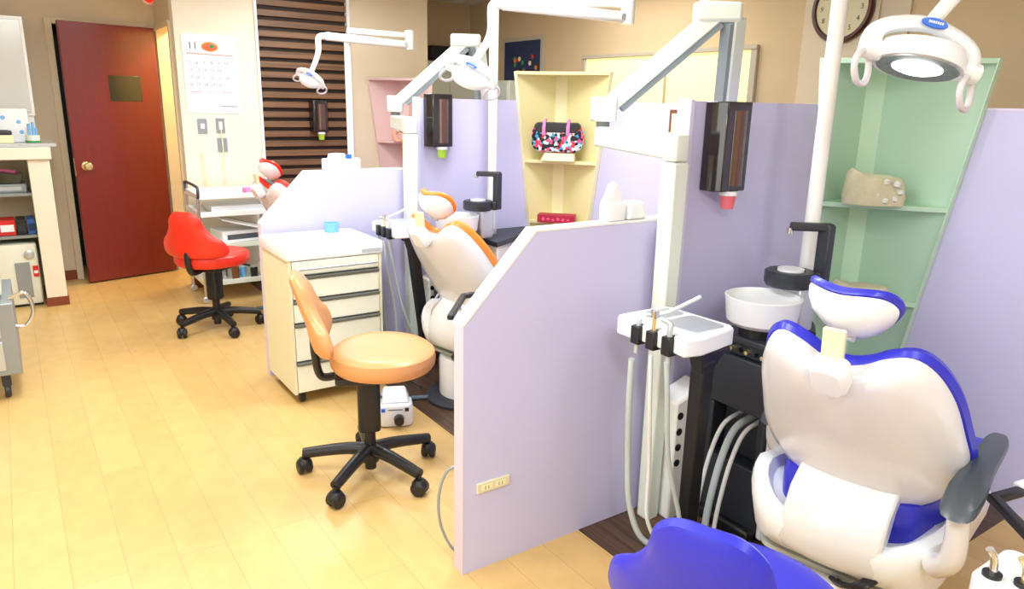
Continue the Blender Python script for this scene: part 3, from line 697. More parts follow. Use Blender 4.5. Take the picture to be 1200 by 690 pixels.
op_light((2.42, 1.58), 0.72, 2.3, (2.75, 0.85, 2.3), (2.06, 0.80, 2.05), (1.95, 1.03, 1.63), Rot(-36, -13, 13), 'large white operating light above the blue dental chair')
op_light((2.42, 3.765), 0.72, 2.06, (2.98, 3.25, 2.06), (2.20, 3.36, 1.84), (2.06, 3.42, 1.64), Rot(-60, 30, 25), 'white operating light on a pole above the orange dental chair', sc=0.95)
op_light((2.31, 5.72), 0.003, 2.03, (2.85, 5.72, 2.03), (2.09, 5.62, 1.84), (1.98, 5.66, 1.65), Rot(-60, 30, 30), 'farthest white operating light in front of the dark slatted wall', sc=0.78)
# ------------------------------------------------------------------ dental chairs
def dental_chair(x, y, rot, pad, label):
    t = thing('dental_chair', label, 'dental chair', (x, y, 0), math.radians(rot))
    A = math.radians(31); s_, c_ = math.sin(A), math.cos(A)
    def bk(v, s, w):   # v lateral, s down the back, w towards the patient
        return (0.0 + s*s_ + w*c_, v, 0.925 - s*c_ + w*s_)
    half = [(0.0, 0.045), (0.05, 0.03), (0.10, 0.0), (0.155, -0.008), (0.20, 0.04), (0.235, 0.14), (0.255, 0.27), (0.265, 0.37), (0.245, 0.455), (0.18, 0.525), (0.10, 0.565), (0.0, 0.58)]
    out = [(v, s) for v, s in half]+[(-v, s) for v, s in reversed(half[1:-1])]
    def bend(v, s, w): return bk(v, s, w + 0.9*v*v)
    b = B(); cushion(b, out, [(0, -0.05), (0.5, -0.05), (0.8, -0.045), (0.93, -0.034), (0.985, -0.016), (1.0, 0.004), (1.0, 0.02), (0, 0.02)], bend, 4, (0, 0.27)); obj('backrest_shell', b, M['shell'], t, local=True)
    b = B(); cushion(b, [(v*1.03, s if s > 0.3 else s-0.004) for v, s in out], [(0, 0.016), (0.9, 0.016), (0.99, 0.02), (1.015, 0.036), (0.99, 0.054), (0.9, 0.064), (0.5, 0.062), (0, 0.06)], bend, 4, (0, 0.27)); obj('backrest_cushion', b, pad, t, local=True)
    # white shoulder collar hugging the top of the shell
    cl = [(0.0, 0.04), (0.05, 0.025), (0.10, -0.005), (0.155, -0.012), (0.205, 0.045), (0.19, 0.065), (0.14, 0.065), (0.09, 0.09), (0.05, 0.13), (0, 0.15)]
    co = cl+[(-v, s) for v, s in reversed(cl[1:-1])]
    b = B(); cushion(b, rrect(-0.042, 0.042, -0.035, 0.06, 0.02), [(0, -0.085), (0.8, -0.083), (1, -0.07), (1, -0.03), (0, -0.03)], bk, 0); obj('headrest_mount', b, M['white'], t, local=True)
    b = B(); beam(b, bk(0, 0.0, -0.045), bk(0.0, -0.095, 0.0), 0.052, 0.016, (1, 0, 0)); obj('headrest_stem', b, M['ivory_side'], t, local=True, bevel=0.003, label='beige metal stem')
    # headrest, tilted further back and turned a little
    H = Vector((0.052, 0.012, 1.024)); T = math.radians(50); yw = Matrix.Rotation(math.radians(-14), 3, 'Z')
    def hd(v, s, w):
        p = Vector((s*math.sin(T) + w*math.cos(T), v, -s*math.cos(T) + w*math.sin(T))); return H + yw @ (p*0.86)
    ho = [(0, -0.085), (0.07, -0.082), (0.115, -0.055), (0.13, 0.0), (0.11, 0.05), (0.07, 0.085), (0.0, 0.10), (-0.07, 0.085), (-0.11, 0.05), (-0.13, 0.0), (-0.115, -0.055), (-0.07, -0.082)]
    def hb(v, s, w): return hd(v, s, w + 2.2*v*v)
    b = B(); cushion(b, ho, [(0, -0.055), (0.4, -0.053), (0.7, -0.042), (0.9, -0.022), (1.0, 0.0), (1.0, 0.01), (0, 0.01)], hb, 4, (0, 0)); obj('headrest_shell', b, M['white'], t, local=True)
    b = B(); cushion(b, [(v*1.04, s*1.04) for v, s in ho], [(0, 0.008), (0.9, 0.008), (1, 0.014), (1.02, 0.024), (0.97, 0.036), (0.7, 0.042), (0, 0.042)], hb, 4, (0, 0)); obj('headrest_cushion', b, pad, t, local=True)
    b = B(); tube(b, [hd(-0.03, 0.05, -0.052), hd(0.03, 0.05, -0.052)], 0.008, 8); obj('release_lever', b, M['steelgrey'], t, local=True)
    # white tub frame
    fo = rrect(0.10, 0.80, -0.275, 0.275, 0.15, 6)
    rim = lambda u: 0.385 + 0.09*max(0, min(1, (u-0.10)/0.3)) if True else 0
    def ff(u, v, w):
        k = 0.0
        e = abs(v)/0.27
        up = 0.10*max(0.0, (e-0.55)/0.45)*max(0.0, 1-abs(u-0.30)/0.42) if w > 0.30 else 0.0
        return (u, v, w+up)
    b = B(); cushion(b, fo, [(0, 0.255), (0.55, 0.255), (0.8, 0.265), (0.93, 0.29), (0.985, 0.325), (1.0, 0.37), (0.985, 0.392), (0.87, 0.40), (0.82, 0.375), (0, 0.35)], ff, 0, (0.45, 0)); obj('seat_frame', b, M['white'], t, local=True)
    # seat and leg cushions
    so = [(0.21, -0.13), (0.21, 0.13), (0.25, 0.19), (0.38, 0.225), (0.6, 0.235), (0.78, 0.225), (0.82, 0.18), (0.82, -0.18), (0.78, -0.225), (0.6, -0.235), (0.38, -0.225), (0.25, -0.19)]
    def sf(u, v, w): return (u, v, 0.40 + w + 0.5*v*v + 0.06*max(0, (u-0.5))**1 + 0.25*max(0, 0.42-u)**2)
    b = B(); cushion(b, so, [(0, -0.05), (0.97, -0.05), (1.0, -0.03), (1.0, 0.04), (0.97, 0.07), (0.9, 0.083), (0, 0.085)], sf, 3, (0.5, 0)); obj('seat_cushion', b, pad, t, local=True)
    lo = [(1.0, -0.22), (1.0, 0.22), (1.25, 0.20), (1.5, 0.17), (1.58, 0.12), (1.60, 0.0), (1.58, -0.12), (1.5, -0.17), (1.25, -0.20)]
    def lf(u, v, w): return (0.82 + (u-1.0)*0.62 + w*0.78, v, 0.43 + w*0.62 - 0.60*(u-1.0) + 0.4*v*v)
    b = B(); cushion(b, lo, [(0, -0.02), (0.97, -0.02), (1.0, 0.0), (1.0, 0.04), (0.95, 0.07), (0.8, 0.08), (0, 0.08)], lf, 3, (1.28, 0)); obj('leg_cushion', b, pad, t, local=True)
    b = B(); cushion(b, [(u-0.01, v*0.95) for u, v in lo], [(0, -0.07), (0.8, -0.065), (0.96, -0.045), (1.0, -0.02), (0, -0.02)], lf, 3, (1.28, 0)); obj('leg_frame', b, M['white'], t, local=True)
    # hip cover between the shell and the frame
    b = B()
    rows = [(0.10, 0.30, 0.98), (0.082, 0.33, 1.0), (0.083, 0.40, 1.0), (0.12, 0.475, 1.0), (0.19, 0.53, 1.0)]
    g = []
    for u, z, k in rows:
        g.append([b.verts.new((u+1.3*(v-0.0)**2, v, z)) for v in [(-0.135+0.265*i/10)*k for i in range(11)]])
    g2 = []
    for r, (u, z, k) in enumerate(rows):
        g2.append([b.verts.new((u+0.06+1.4*(v-0.0)**2, v, z+0.0)) for v in [(-0.135+0.265*i/10)*k for i in range(11)]])
    for G, fl in ((g, 0), (g2, 1)):
        for i in range(len(G)-1):
            for j in range(10): b.faces.new((G[i][j], G[i][j+1], G[i+1][j+1], G[i+1][j]))
    for i in range(len(g)-1):
        b.faces.new((g[i][0], g[i+1][0], g2[i+1][0], g2[i][0])); b.faces.new((g[i][10], g[i+1][10], g2[i+1][10], g2[i][10]))
    for j in range(10):
        b.faces.new((g[0][j], g[0][j+1], g2[0][j+1], g2[0][j])); b.faces.new((g[-1][j], g[-1][j+1], g2[-1][j+1], g2[-1][j]))
    obj('hip_cover', b, M['shell'], t, local=True, bevel=0.007)
    # armrests on white posts
    for sd in (-1, 1):
        v0 = sd*0.29; du, dz = (0.0, 0.0) if sd < 0 else (0.30, -0.05)
        ao = [(0.02, -0.030), (0.02, 0.030), (0.10, 0.045), (0.25, 0.035), (0.42, 0.032), (0.48, 0.02), (0.49, 0.0), (0.48, -0.02), (0.42, -0.032), (0.25, -0.035), (0.10, -0.045)]
        def af(u, v, w, v0=v0): return (u+du, v0+v, 0.625+dz + w + 0.10*max(0, u-0.12) - 0.35*max(0, 0.12-u))
        b = B(); cushion(b, ao, [(0, -0.018), (0.8, -0.016), (0.92, 0.0), (0.85, 0.016), (0.6, 0.022), (0, 0.024)], af, 3, (0.25, 0)); ar = obj('armrest', b, M['armgrey'], t, local=True)
        b = B(); tube(b, [(0.15+du, sd*0.25, 0.40), (0.11+du, v0, 0.46), (0.085+du, v0, 0.60+dz)], 0.032, 14, r2=0.024); obj('armrest_post', b, M['shell'], ar, local=True)
    # pedestal and base
    b = B(); cushion(b, circ(0.21, 32, 0.33, 0.0, 0.18), [(0, 0.02), (1.0, 0.02), (1.0, 0.215), (0.96, 0.235), (0, 0.235)], lambda u, v, w: (u, v, w), 0); obj('pedestal', b, M['shell'], t, local=True)
    b = B(); cushion(b, circ(0.31, 32, 0.35, 0.0, 0.24), [(0, 0.003), (1.0, 0.003), (1.0, 0.018), (0.95, 0.028), (0, 0.03)], lambda u, v, w: (u, v, w), 0); obj('base_plate', b, M['charcoal'], t, local=True)
    b = B(); cushion(b, rrect(0.17, 0.75, -0.22, 0.22, 0.05), [(0, 0.236), (1.0, 0.236), (1.0, 0.25), (0, 0.254)], lambda u, v, w: (u, v, w), 0); obj('lift_cover', b, M['greycover'], t, local=True)
    b = B()
    for k in range(3): tube(b, [(0.16, -0.05+k*0.02, 0.235), (0.10, -0.09+k*0.012, 0.27), (0.09, -0.12+k*0.01, 0.30), (0.15, -0.14+k*0.01, 0.31)], 0.007, 8)
    obj('cable', b, M['black'], t, local=True)
    b = B(); tube(b, [(0.09, 0.09, 0.015), (0.02, 0.14, 0.015), (-0.03, 0.15, 0.02)], 0.011, 8); obj('foot_lever', b, M['bluegrey'], t, local=True)
    return t
M['armgrey'] = mat('slate_grey_armrest', (66, 74, 82), 0.4, coat=0.2)
M['greycover'] = mat('grey_cover', (186, 190, 184), 0.5)
M['bluegrey'] = mat('blue_grey_plastic', (96, 118, 140), 0.5)
dental_chair(1.60, 0.93, 12, M['blue'], 'blue dental chair with white shell in the nearest booth')
dental_chair(1.60, 3.05, 12, M['orange2'], 'orange dental chair with white shell behind the nearest low partition')
dental_chair(1.43, 5.15, 12, M['red'], 'red dental chair in the farthest booth, mostly hidden by the partition')

# small instrument table arms with black handle beside each chair
def side_table(Y0, label, hp=((1.74, 0.50), (1.87, 0.645), (1.97, 0.625)), hz=0.60):
    t = thing('bracket_table', label, 'instrument table', (1.62, 0.42+Y0, 0))
    y = Y0
    b = B(); prism(b, rrect(1.50, 1.68, 0.34+y, 0.535+y, 0.025), lambda u, v, w: (u, v, w), 0.555, 0.60); obj('holder_head', b, M['white'], t, bevel=0.005)
    for k in range(3):
        b = B(); lathe(b, [(0.0, 0), (0.018, 0), (0.018, 0.008), (0, 0.008)], (1.535+k*0.02, 0.505+y-k*0.05, 0.60), 16); h = obj('holder_ring', b, M['black'], t)
        b = B(); tube(b, [(1.535+k*0.02, 0.505+y-k*0.05, 0.54), (1.535+k*0.02, 0.505+y-k*0.05, 0.63), (1.525+k*0.02, 0.515+y-k*0.05, 0.66)], 0.008, 10); obj('instrument', b, M['chrome'] if k != 1 else M['brass'], h)
    b = B(); P2, P1, P3 = [Vector((q[0], q[1]+y, hz)) for q in hp]
    beam(b, P2, P1+(P1-P2).normalized()*0.01, 0.026, 0.022); beam(b, P1, P3, 0.026, 0.022); obj('handle', b, M['black'], t, bevel=0.006)
    b = B(); beam(b, P3, P3+Vector((0.16, -0.03, 0)), 0.05, 0.03); obj('handle_end', b, M['white'], t, bevel=0.006)
    b = B(); prism(b, rrect(1.72, 2.15, 0.16+y, 0.50+y, 0.04), lambda u, v, w: (u, v, w), 0.56, 0.59); obj('table_top', b, M['white'], t, bevel=0.005)
    b = B(); beam(b, (1.66, 0.42+y, 0.572), (1.74, 0.40+y, 0.572), 0.06, 0.03); obj('link_arm', b, M['enamel'], t)
    b = B(); beam(b, (2.0, 0.3+y, 0.56), (2.0, 0.3+y, 0.03), 0.06, 0.06, (0, 1, 0)); obj('table_post', b, M['enamel'], t, bevel=0.01)
    b = B(); rbox(b, 1.9, 2.1, 0.2+y, 0.4+y, 0.003, 0.03, 0.01); obj('table_foot', b, M['charcoal'], t)
    b = B(); tube(b, [P3+Vector((0.12, -0.03, 0.0)), (2.12, 0.5+y, 0.585), (2.1, 0.42+y, 0.58)], 0.012, 8); obj('handle_bracket', b, M['white'], t)
side_table(0, 'white instrument table with black bar handle at the right edge, by the blue chair')
side_table(2.12, 'white instrument table with black bar handle behind the nearest low partition', ((1.33, 0.235), (1.54, 0.49), (1.61, 0.49)), 0.70)

# ------------------------------------------------------------------ stools
def stool(x, y, face, pad, label, zs=0.50, arm0=20, rx=0.235, ry=0.235, su=0.0, bd=-0.23, bh=0.125, lean=0.16, curve=1.5, cat='stool'):
    """face: direction (degrees) the sitter looks; backrest is opposite"""
    t = thing('swivel_stool', label, cat, (x, y, 0), math.radians(face))
    for k in range(5):
        a = math.radians(arm0 - face + 72*k); ca, sa = math.cos(a), math.sin(a)
        b = B(); P = []
        tube(b, [(0.02*ca, 0.02*sa, 0.115), (0.12*ca, 0.12*sa, 0.112), (0.275*ca, 0.275*sa, 0.088)], 0.028, 10, r2=0.022, n=4)
        lg = obj('base_arm', b, M['black'], t, local=True)
        cx, cy = 0.275*ca, 0.275*sa
        b = B(); cyl(b, (cx, cy, 0), 0.008, 0.05, 0.085, 12)
        q = math.radians(arm0-face+72*k+50+37*k); R = Matrix.Rotation(q, 3, 'Z') @ Matrix.Rotation(PI/2, 3, 'X')
        for s in (-1, 1):
            lathe(b, [(0, -0.012), (0.024, -0.012), (0.031, -0.006), (0.031, 0.006), (0.024, 0.012), (0, 0.012)], Vector((cx, cy, 0.031))+R @ Vector((0, 0, s*0.017)), 18, R)
        lathe(b, [(0.0, 0.068), (0.02, 0.066), (0.031, 0.052), (0.033, 0.034), (0.028, 0.024)], (cx, cy, 0), 16)
        obj('caster', b, M['black'], lg, local=True)
    b = B(); cyl(b, (0, 0, 0), 0.036, 0.062, 0.135, 20); obj('hub', b, M['black'], t, local=True)
    b = B(); cyl(b, (0, 0, 0), 0.024, 0.03, zs-0.08, 18); cyl(b, (0, 0, 0), 0.0, 0, 0, 3) if False else None; obj('gas_column', b, M['black'], t, local=True)
    b = B(); rbox(b, -0.045, 0.045, -0.04, 0.04, 0.20, zs-0.10, 0.012); obj('column_cover', b, M['black'], t, local=True)
    b = B(); rbox(b, -0.13, 0.13, -0.11, 0.11, zs-0.11, zs-0.078, 0.01); obj('seat_plate', b, M['black'], t, local=True)
    so = [(su+rx*math.cos(2*PI*k/14), ry*math.sin(2*PI*k/14)) for k in range(14)]
    b = B(); cushion(b, so, [(0, -0.078), (0.80, -0.078), (0.93, -0.072), (0.99, -0.054), (1.0, -0.03), (0.98, -0.008), (0.92, 0.003), (0.75, 0.007), (0.4, 0.004), (0, 0.003)], lambda u, v, w: (u, v, zs+w+0.08*v*v), 3, (su, 0)); obj('seat', b, pad, t, local=True)
    bz = zs+bh
    bo = [(0, 0.175), (0.06, 0.170), (0.105, 0.13), (0.125, 0.07), (0.165, 0.02), (0.215, -0.02), (0.235, -0.075), (0.205, -0.112), (0.12, -0.128), (0, -0.132)]
    bo = bo + [(-u, v) for u, v in reversed(bo[1:-1])]
    def bf(v, s, w): return (bd - w - lean*s*(1 if s > 0 else 0.6) + curve*v*v, v, bz+s)
    b = B(); cushion(b, bo, [(0, -0.028), (0.5, -0.029), (0.82, -0.026), (0.95, -0.014), (1.0, 0.004), (0.96, 0.022), (0.84, 0.032), (0.5, 0.036), (0, 0.036)], bf, 4, (0, -0.02)); obj('backrest', b, pad, t, local=True)
    b = B(); tube(b, [(bd-0.02+lean*0.05, 0, bz-0.08), (bd-0.028+lean*0.08, 0, bz-0.16), (bd+0.02, 0, zs-0.10), (-0.10, 0, zs-0.095)], 0.016, 10, flat=1.3); obj('back_bar', b, M['black'], t, local=True)
    b = B(); tube(b, [(0.05, -0.05, zs-0.085), (0.14, -0.11, zs-0.10), (0.19, -0.15, zs-0.12)], 0.008, 8); obj('lever', b, M['black'], t, local=True)
    return t
stool(1.085, 2.59, -20, M['orange'], 'orange vinyl swivel stool on a black five-arm base in the aisle', 0.545, 2, 0.21, 0.228, 0.062, -0.20, 0.15, 0.34, 0.8)
stool(1.03, 5.0, 42, M['red'], 'red vinyl swivel stool on a black base near the far cart', 0.52, 206)
stool(1.175, 0.835, 22, M['blue'], 'blue vinyl swivel stool cut by the bottom edge, before the blue dental chair', 0.49, 206)

# ------------------------------------------------------------------ drawer cabinet
M['grip'] = mat('shaded_grey_grip', (112, 116, 112), 0.45)  # grey grip, tone and height also take in the shadow at the drawer gaps
def drawer_cabinet():
    x0, x1, y0, y1 = 1.045, 1.53, 3.43, 3.86
    t = thing('drawer_cabinet', 'white five-drawer mobile cabinet on casters beside the orange stool', 'cabinet', ((x0+x1)/2, (y0+y1)/2, 0))
    b = B(); box(b, x0, x0+0.015, y0, y1, 0.06, 0.745); obj('side_panel', b, M['ivory_side'], t)
    b = B(); box(b, x1-0.015, x1, y0, y1, 0.06, 0.745); obj('side_panel', b, M['ivory_side'], t)
    b = B(); box(b, x0+0.015, x1-0.015, y0+0.02, y1, 0.06, 0.745); obj('body', b, M['ivory'], t)
    b = B(); rbox(b, x0-0.012, x1+0.012, y0-0.012, y1+0.01, 0.745, 0.812, 0.014); tp = obj('top_tray', b, M['white'], t)
    b = B(); box(b, x1-0.11, x1-0.005, y0-0.0145, y0-0.011, 0.760, 0.776); obj('name_strip', b, M['steelgrey'], tp)
    b = B()
    for i in range(5): box(b, x0+0.13+i*0.02, x0+0.142+i*0.02, y0+0.22, y0+0.228, 0.8115, 0.813)
    obj('print', b, M['grey'], tp)
    zs = [(0.675, 0.742), (0.555, 0.648), (0.435, 0.528), (0.235, 0.408), (0.068, 0.208)]
    for i, (a, c) in enumerate(zs):
        b = B(); box(b, x0+0.018, x1-0.018, y0-0.006, y0+0.02, a, c); d = obj('drawer', b, M['ivory'], t, bevel=0.004)
        if i:
            b = B(); quadbox(b, [(x0+0.018, y0-0.004, c+0.002), (x1-0.018, y0-0.004, c+0.002), (x1-0.018, y0+0.015, c+0.002), (x0+0.018, y0+0.015, c+0.002), (x0+0.018, y0-0.022, c+0.018), (x1-0.018, y0-0.022, c+0.018), (x1-0.018, y0+0.015, c+0.02), (x0+0.018, y0+0.015, c+0.02)]); obj('grip_strip', b, M['grip'], d)
    b = B(); tube(b, [(x0+0.03, y0-0.006, 0.708), (x0+0.035, y0-0.03, 0.708), (x0+0.06, y0-0.032, 0.708)], 0.006, 8); tube(b, [(x0+0.05, y0-0.032, 0.708), (x1-0.05, y0-0.032, 0.708)], 0.0065, 10, smooth=False)
    tube(b, [(x1-0.06, y0-0.032, 0.708), (x1-0.035, y0-0.03, 0.708), (x1-0.03, y0-0.006, 0.708)], 0.006, 8); obj('bar_handle', b, M['steelgrey'], t)
    for cx in (x0+0.05, x1-0.05):
        for cy in (y0+0.05, y1-0.05):
            b = B(); R = Matrix.Rotation(PI/2, 3, 'Y')
            lathe(b, [(0, -0.014), (0.02, -0.014), (0.025, -0.009), (0.025, 0.009), (0.02, 0.014), (0, 0.014)], (cx, cy, 0.025), 16, R)
            box(b, cx-0.018, cx+0.018, cy-0.02, cy+0.02, 0.045, 0.06); obj('caster', b, M['black'], t)
drawer_cabinet()
b = B(); lathe(b, [(0, 0), (0.036, 0), (0.042, 0.045), (0.044, 0.047), (0.040, 0.049), (0.034, 0.01), (0, 0.01)], (1.40, 3.78, 0.8125), 24)
tag(obj('plastic_cup', b, M['sky']), 'sky blue plastic cup on the drawer cabinet top', 'cup')

# small white scaler unit on the floor
t = thing('scaler_unit', 'small white dental device on the floor behind the orange stool base', 'device', (1.39, 3.0, 0), math.radians(-24)); t.scale = (1.13, 1.13, 1.13)
b = B(); rbox(b, -0.075, 0.075, -0.06, 0.06, 0.0, 0.10, 0.02); bd = obj('housing', b, M['white'], t, local=True)
b = B(); quadbox(b, [(-0.062, -0.04, 0.10), (0.062, -0.04, 0.10), (0.062, 0.05, 0.10), (-0.062, 0.05, 0.10), (-0.045, 0.0, 0.145), (0.045, 0.0, 0.145), (0.045, 0.045, 0.15), (-0.045, 0.045, 0.15)]); obj('sloped_top', b, M['white'], t, local=True, bevel=0.008)
b = B(); lathe(b, [(0, 0), (0.022, 0), (0.02, 0.03), (0, 0.032)], (0.015, -0.058, 0.04), 20, Matrix.Rotation(PI/2, 3, 'X')); obj('knob', b, M['black'], t, local=True)
b = B(); box(b, -0.058, -0.042, -0.063, -0.057, 0.074, 0.088); obj('blue_button', b, M['bluedot'], t, local=True, label='small blue button')
b = B(); box(b, 0.04, 0.056, -0.063, -0.057, 0.074, 0.088); obj('black_button', b, M['black'], t, local=True, label='small black button')
b = B(); box(b, -0.03, 0.03, -0.0615, -0.0595, 0.079, 0.083); obj('marking', b, M['ink'], t, local=True)
b = B(); tube(b, [(-0.06, -0.02, 0.12), (-0.09, 0.0, 0.15), (-0.13, 0.02, 0.17)], 0.011, 8); obj('handpiece', b, M['black'], t, local=True)
b = B(); tube(b, [(1.62, 2.30, 0.006), (1.36, 2.30, 0.006), (1.24, 2.36, 0.006), (1.17, 2.28, 0.10), (1.115, 2.02, 0.30), (1.09, 1.872, 0.42)], 0.006, 8)
b.free()
b = B(); tube(b, [(1.10, 1.868, 0.36), (1.06, 1.90, 0.33), (1.035, 1.91, 0.24), (1.04, 1.90, 0.13), (1.09, 1.88, 0.03), (1.2, 1.9, 0.007)], 0.005, 8)
tag(obj('grey_cable', b, M['metalgrey'], at=(1.2, 1.9, 0)), 'thin grey cable looping out behind the front edge of the nearest low partition', 'cable')
# ------------------------------------------------------------------ things on partitions and shelves
t = thing('tissue_pack', 'white tissue pack standing on the nearest low partition', 'tissue box', (1.66, 1.83, 1.128))
b = B(); rbox(b, 1.615, 1.70, 1.802, 1.852, 1.1285, 1.19, 0.008); obj('carton', b, M['paper'], t)
b = B(); cushion(b, [(1.615, 0), (1.695, 0), (1.68, 0.03), (1.665, 0.065), (1.65, 0.075), (1.635, 0.045), (1.622, 0.02)], [(0, -0.02), (0.8, -0.018), (1, 0), (0.8, 0.018), (0, 0.02)], lambda u, v, w: (u, 1.827+w, 1.183+v), 3); obj('tissue', b, M['paper'], t)
b = B(); quadbox(b, [(1.705, 1.80, 1.1285), (1.80, 1.80, 1.1285), (1.80, 1.856, 1.1285), (1.705, 1.856, 1.1285), (1.71, 1.80, 1.19), (1.775, 1.80, 1.19), (1.775, 1.856, 1.19), (1.71, 1.856, 1.19)])
tag(obj('glove_box', b, M['white'], bevel=0.01), 'white box right of the tissue pack on the nearest low partition', 'box')
t = thing('wipe_box', 'white box of wipes with blue lid tab on the middle low partition', 'box', (1.58, 3.95, 1.128))
b = B(); rbox(b, 1.43, 1.64, 3.92, 3.98, 1.1285, 1.19, 0.008); obj('carton', b, M['paper'], t)
b = B(); cushion(b, rrect(1.46, 1.56, 3.93, 3.97, 0.01), [(0, 1.188), (1, 1.19), (0.9, 1.215), (0, 1.22)], lambda u, v, w: (u, v, w), 0); obj('tissue', b, M['paper'], t)
b = B(); box(b, 1.555, 1.585, 3.918, 3.935, 1.19, 1.212); obj('lid_tab', b, M['bluedot'], t, label='blue lid tab')

# patterned bag on a carton, crimson box
ct = (2.86, 3.70)
U = Vector((1, -1, 0)).normalized()   # along the front edge of the shelf
V = Vector((1, 1, 0)).normalized()    # into the corner
def sh(cx, cy, z, u, v, w): p = Vector((cx, cy, z))+U*u+V*v; return (p.x, p.y, p.z+w)
b = B()
quadbox(b, [sh(*ct, 1.161, u, v, 0) for u, v in ((-0.10, -0.04), (0.115, -0.04), (0.115, 0.06), (-0.10, 0.06))]+[sh(*ct, 1.161, u, v, 0.05) for u, v in ((-0.075, -0.02), (0.11, -0.02), (0.11, 0.06), (-0.075, 0.06))])
tag(obj('cream_carton', b, M['beige_box'], bevel=0.004), 'cream carton under the patterned bag on the yellow shelf', 'box')
t = thing('patterned_bag', 'black pink and white patterned pouch bag lying on the yellow corner shelf', 'bag', sh(*ct, 1.212, 0, 0, 0))
b = B(); cushion(b, rrect(-0.165, 0.165, 0.0, 0.18, 0.065, 5), [(0, -0.05), (0.5, -0.05), (0.85, -0.045), (0.97, -0.028), (1, 0), (0.97, 0.028), (0.85, 0.045), (0, 0.05)], lambda u, v, w: sh(*ct, 1.212, u, w+0.01, v), 0, (0, 0.07)); obj('body', b, M['bagprint'], t)
b = B(); cushion(b, rrect(-0.145, 0.145, 0.12, 0.185, 0.03, 5), [(0, -0.052), (0.9, -0.05), (1, -0.03), (1, 0.03), (0.9, 0.05), (0, 0.052)], lambda u, v, w: sh(*ct, 1.212, u, w+0.01, v), 0, (0, 0.15)); obj('zip_top', b, M['black'], t, label='black zip top')
for s in (-0.08, 0.07):
    b = B(); tube(b, [sh(*ct, 1.212, s, -0.045, 0.11), sh(*ct, 1.212, s, -0.048, 0.155), sh(*ct, 1.212, s, -0.02, 0.192), sh(*ct, 1.212, s, 0.01, 0.194)], 0.009, 8, flat=1.6); obj('strap', b, M['hotpink'], t, label='pink strap')
t = thing('crimson_box', 'crimson box lying on the lower board of the yellow corner shelf', 'box', sh(2.90, 3.73, 0.766, 0, 0, 0))
b = B(); quadbox(b, [sh(2.90, 3.73, 0.766, u, v, w) for w in (0, 0.05) for u, v in ((-0.12, -0.05), (0.12, -0.05), (0.12, 0.05), (-0.12, 0.05))]); bb = obj('carton', b, M['crimson'], t, bevel=0.003)
b = B()
for k in range(6): quadbox(b, [sh(2.90, 3.73, 0.766, -0.09+k*0.032+du, -0.0505+dv, w) for w in (0.012+0.004*(k % 2), 0.034-0.004*(k % 3)) for du, dv in ((0, -0.001), (0.018, -0.001), (0.018, 0), (0, 0))])
obj('printed_band', b, M['ink_pink'], bb)
# plaster casts on the green shelf
def cast(cx, cy, z, rx, ry, h, label, seed, white=True):
    rnd = random.Random(seed)
    t = thing('plaster_cast', label, 'plaster cast', (cx, cy, z))
    a = [(math.cos(2*PI*k/12)*rx*rnd.uniform(0.85, 1.1), math.sin(2*PI*k/12)*ry*rnd.uniform(0.85, 1.1)) for k in range(12)]
    b = B(); cushion(b, a, [(0, 0), (0.97, 0), (1.02, h*0.25), (0.93, h*0.6), (0.8, h*0.82), (0.4, h*0.9), (0, h*0.92)], lambda u, v, w: sh(cx, cy, z, u, v, w+(0.55*h*max(0, -u/rx-0.35) if w > h*0.5 else 0)), 3); obj('base', b, M['stone'], t)
    if white:
        b = B()
        for k in range(9):
            u, v, w = 0.01+0.045*math.cos(k*0.9), -0.5*ry-0.006*math.sin(k*1.7), h*(0.45+0.28*math.sin(k*0.9))
            o = sh(cx, cy, z, u+0.025, v-ry*0.28, w); lathe(b, [(0, -0.016), (0.012, -0.008), (0.013, 0.006), (0, 0.014)], o, 8)
        obj('teeth', b, M['stone_white'], t, label='white teeth')
cast(2.85, 1.60, 1.141, 0.115, 0.055, 0.13, 'large plaster jaw cast with white teeth on the upper green board', 3)
cast(2.84, 1.60, 0.739, 0.12, 0.055, 0.085, 'flat plaster cast on the lower green board behind the blue headrest', 5, False)
# tooth model on pink shelf
t = thing('tooth_model', 'small flesh coloured tooth model on the pink corner shelf', 'model', (2.86, 5.98, 1.166))
b = B(); lathe(b, [(0, 0), (0.035, 0), (0.032, 0.02), (0, 0.022)], (2.86, 5.98, 1.166), 20); obj('base', b, M['skin'], t)
b = B(); tube(b, [(2.84, 5.99, 1.18), (2.83, 5.995, 1.23), (2.86, 5.98, 1.265), (2.90, 5.96, 1.25)], 0.026, 12, r2=0.018); obj('jaw', b, M['skin'], t)
b = B(); tube(b, [(2.845, 5.965, 1.255), (2.87, 5.955, 1.285), (2.90, 5.94, 1.27)], 0.018, 10); obj('crown', b, M['stone_white'], t, label='white crown')
# little framed notice on the side wall, seen behind the x-ray arm
t = thing('small_frame', 'small brown framed notice on the lilac low wall behind the x-ray arm', 'frame', (XW-0.01, 2.87, 1.30))
b = B(); box(b, XW-0.012, XW, 2.78, 2.94, 1.30, 1.49); obj('frame', b, M['wood'], t, bevel=0.002)
b = B(); box(b, XW-0.014, XW-0.011, 2.80, 2.92, 1.32, 1.47); obj('notice', b, M['beige_box'], t)

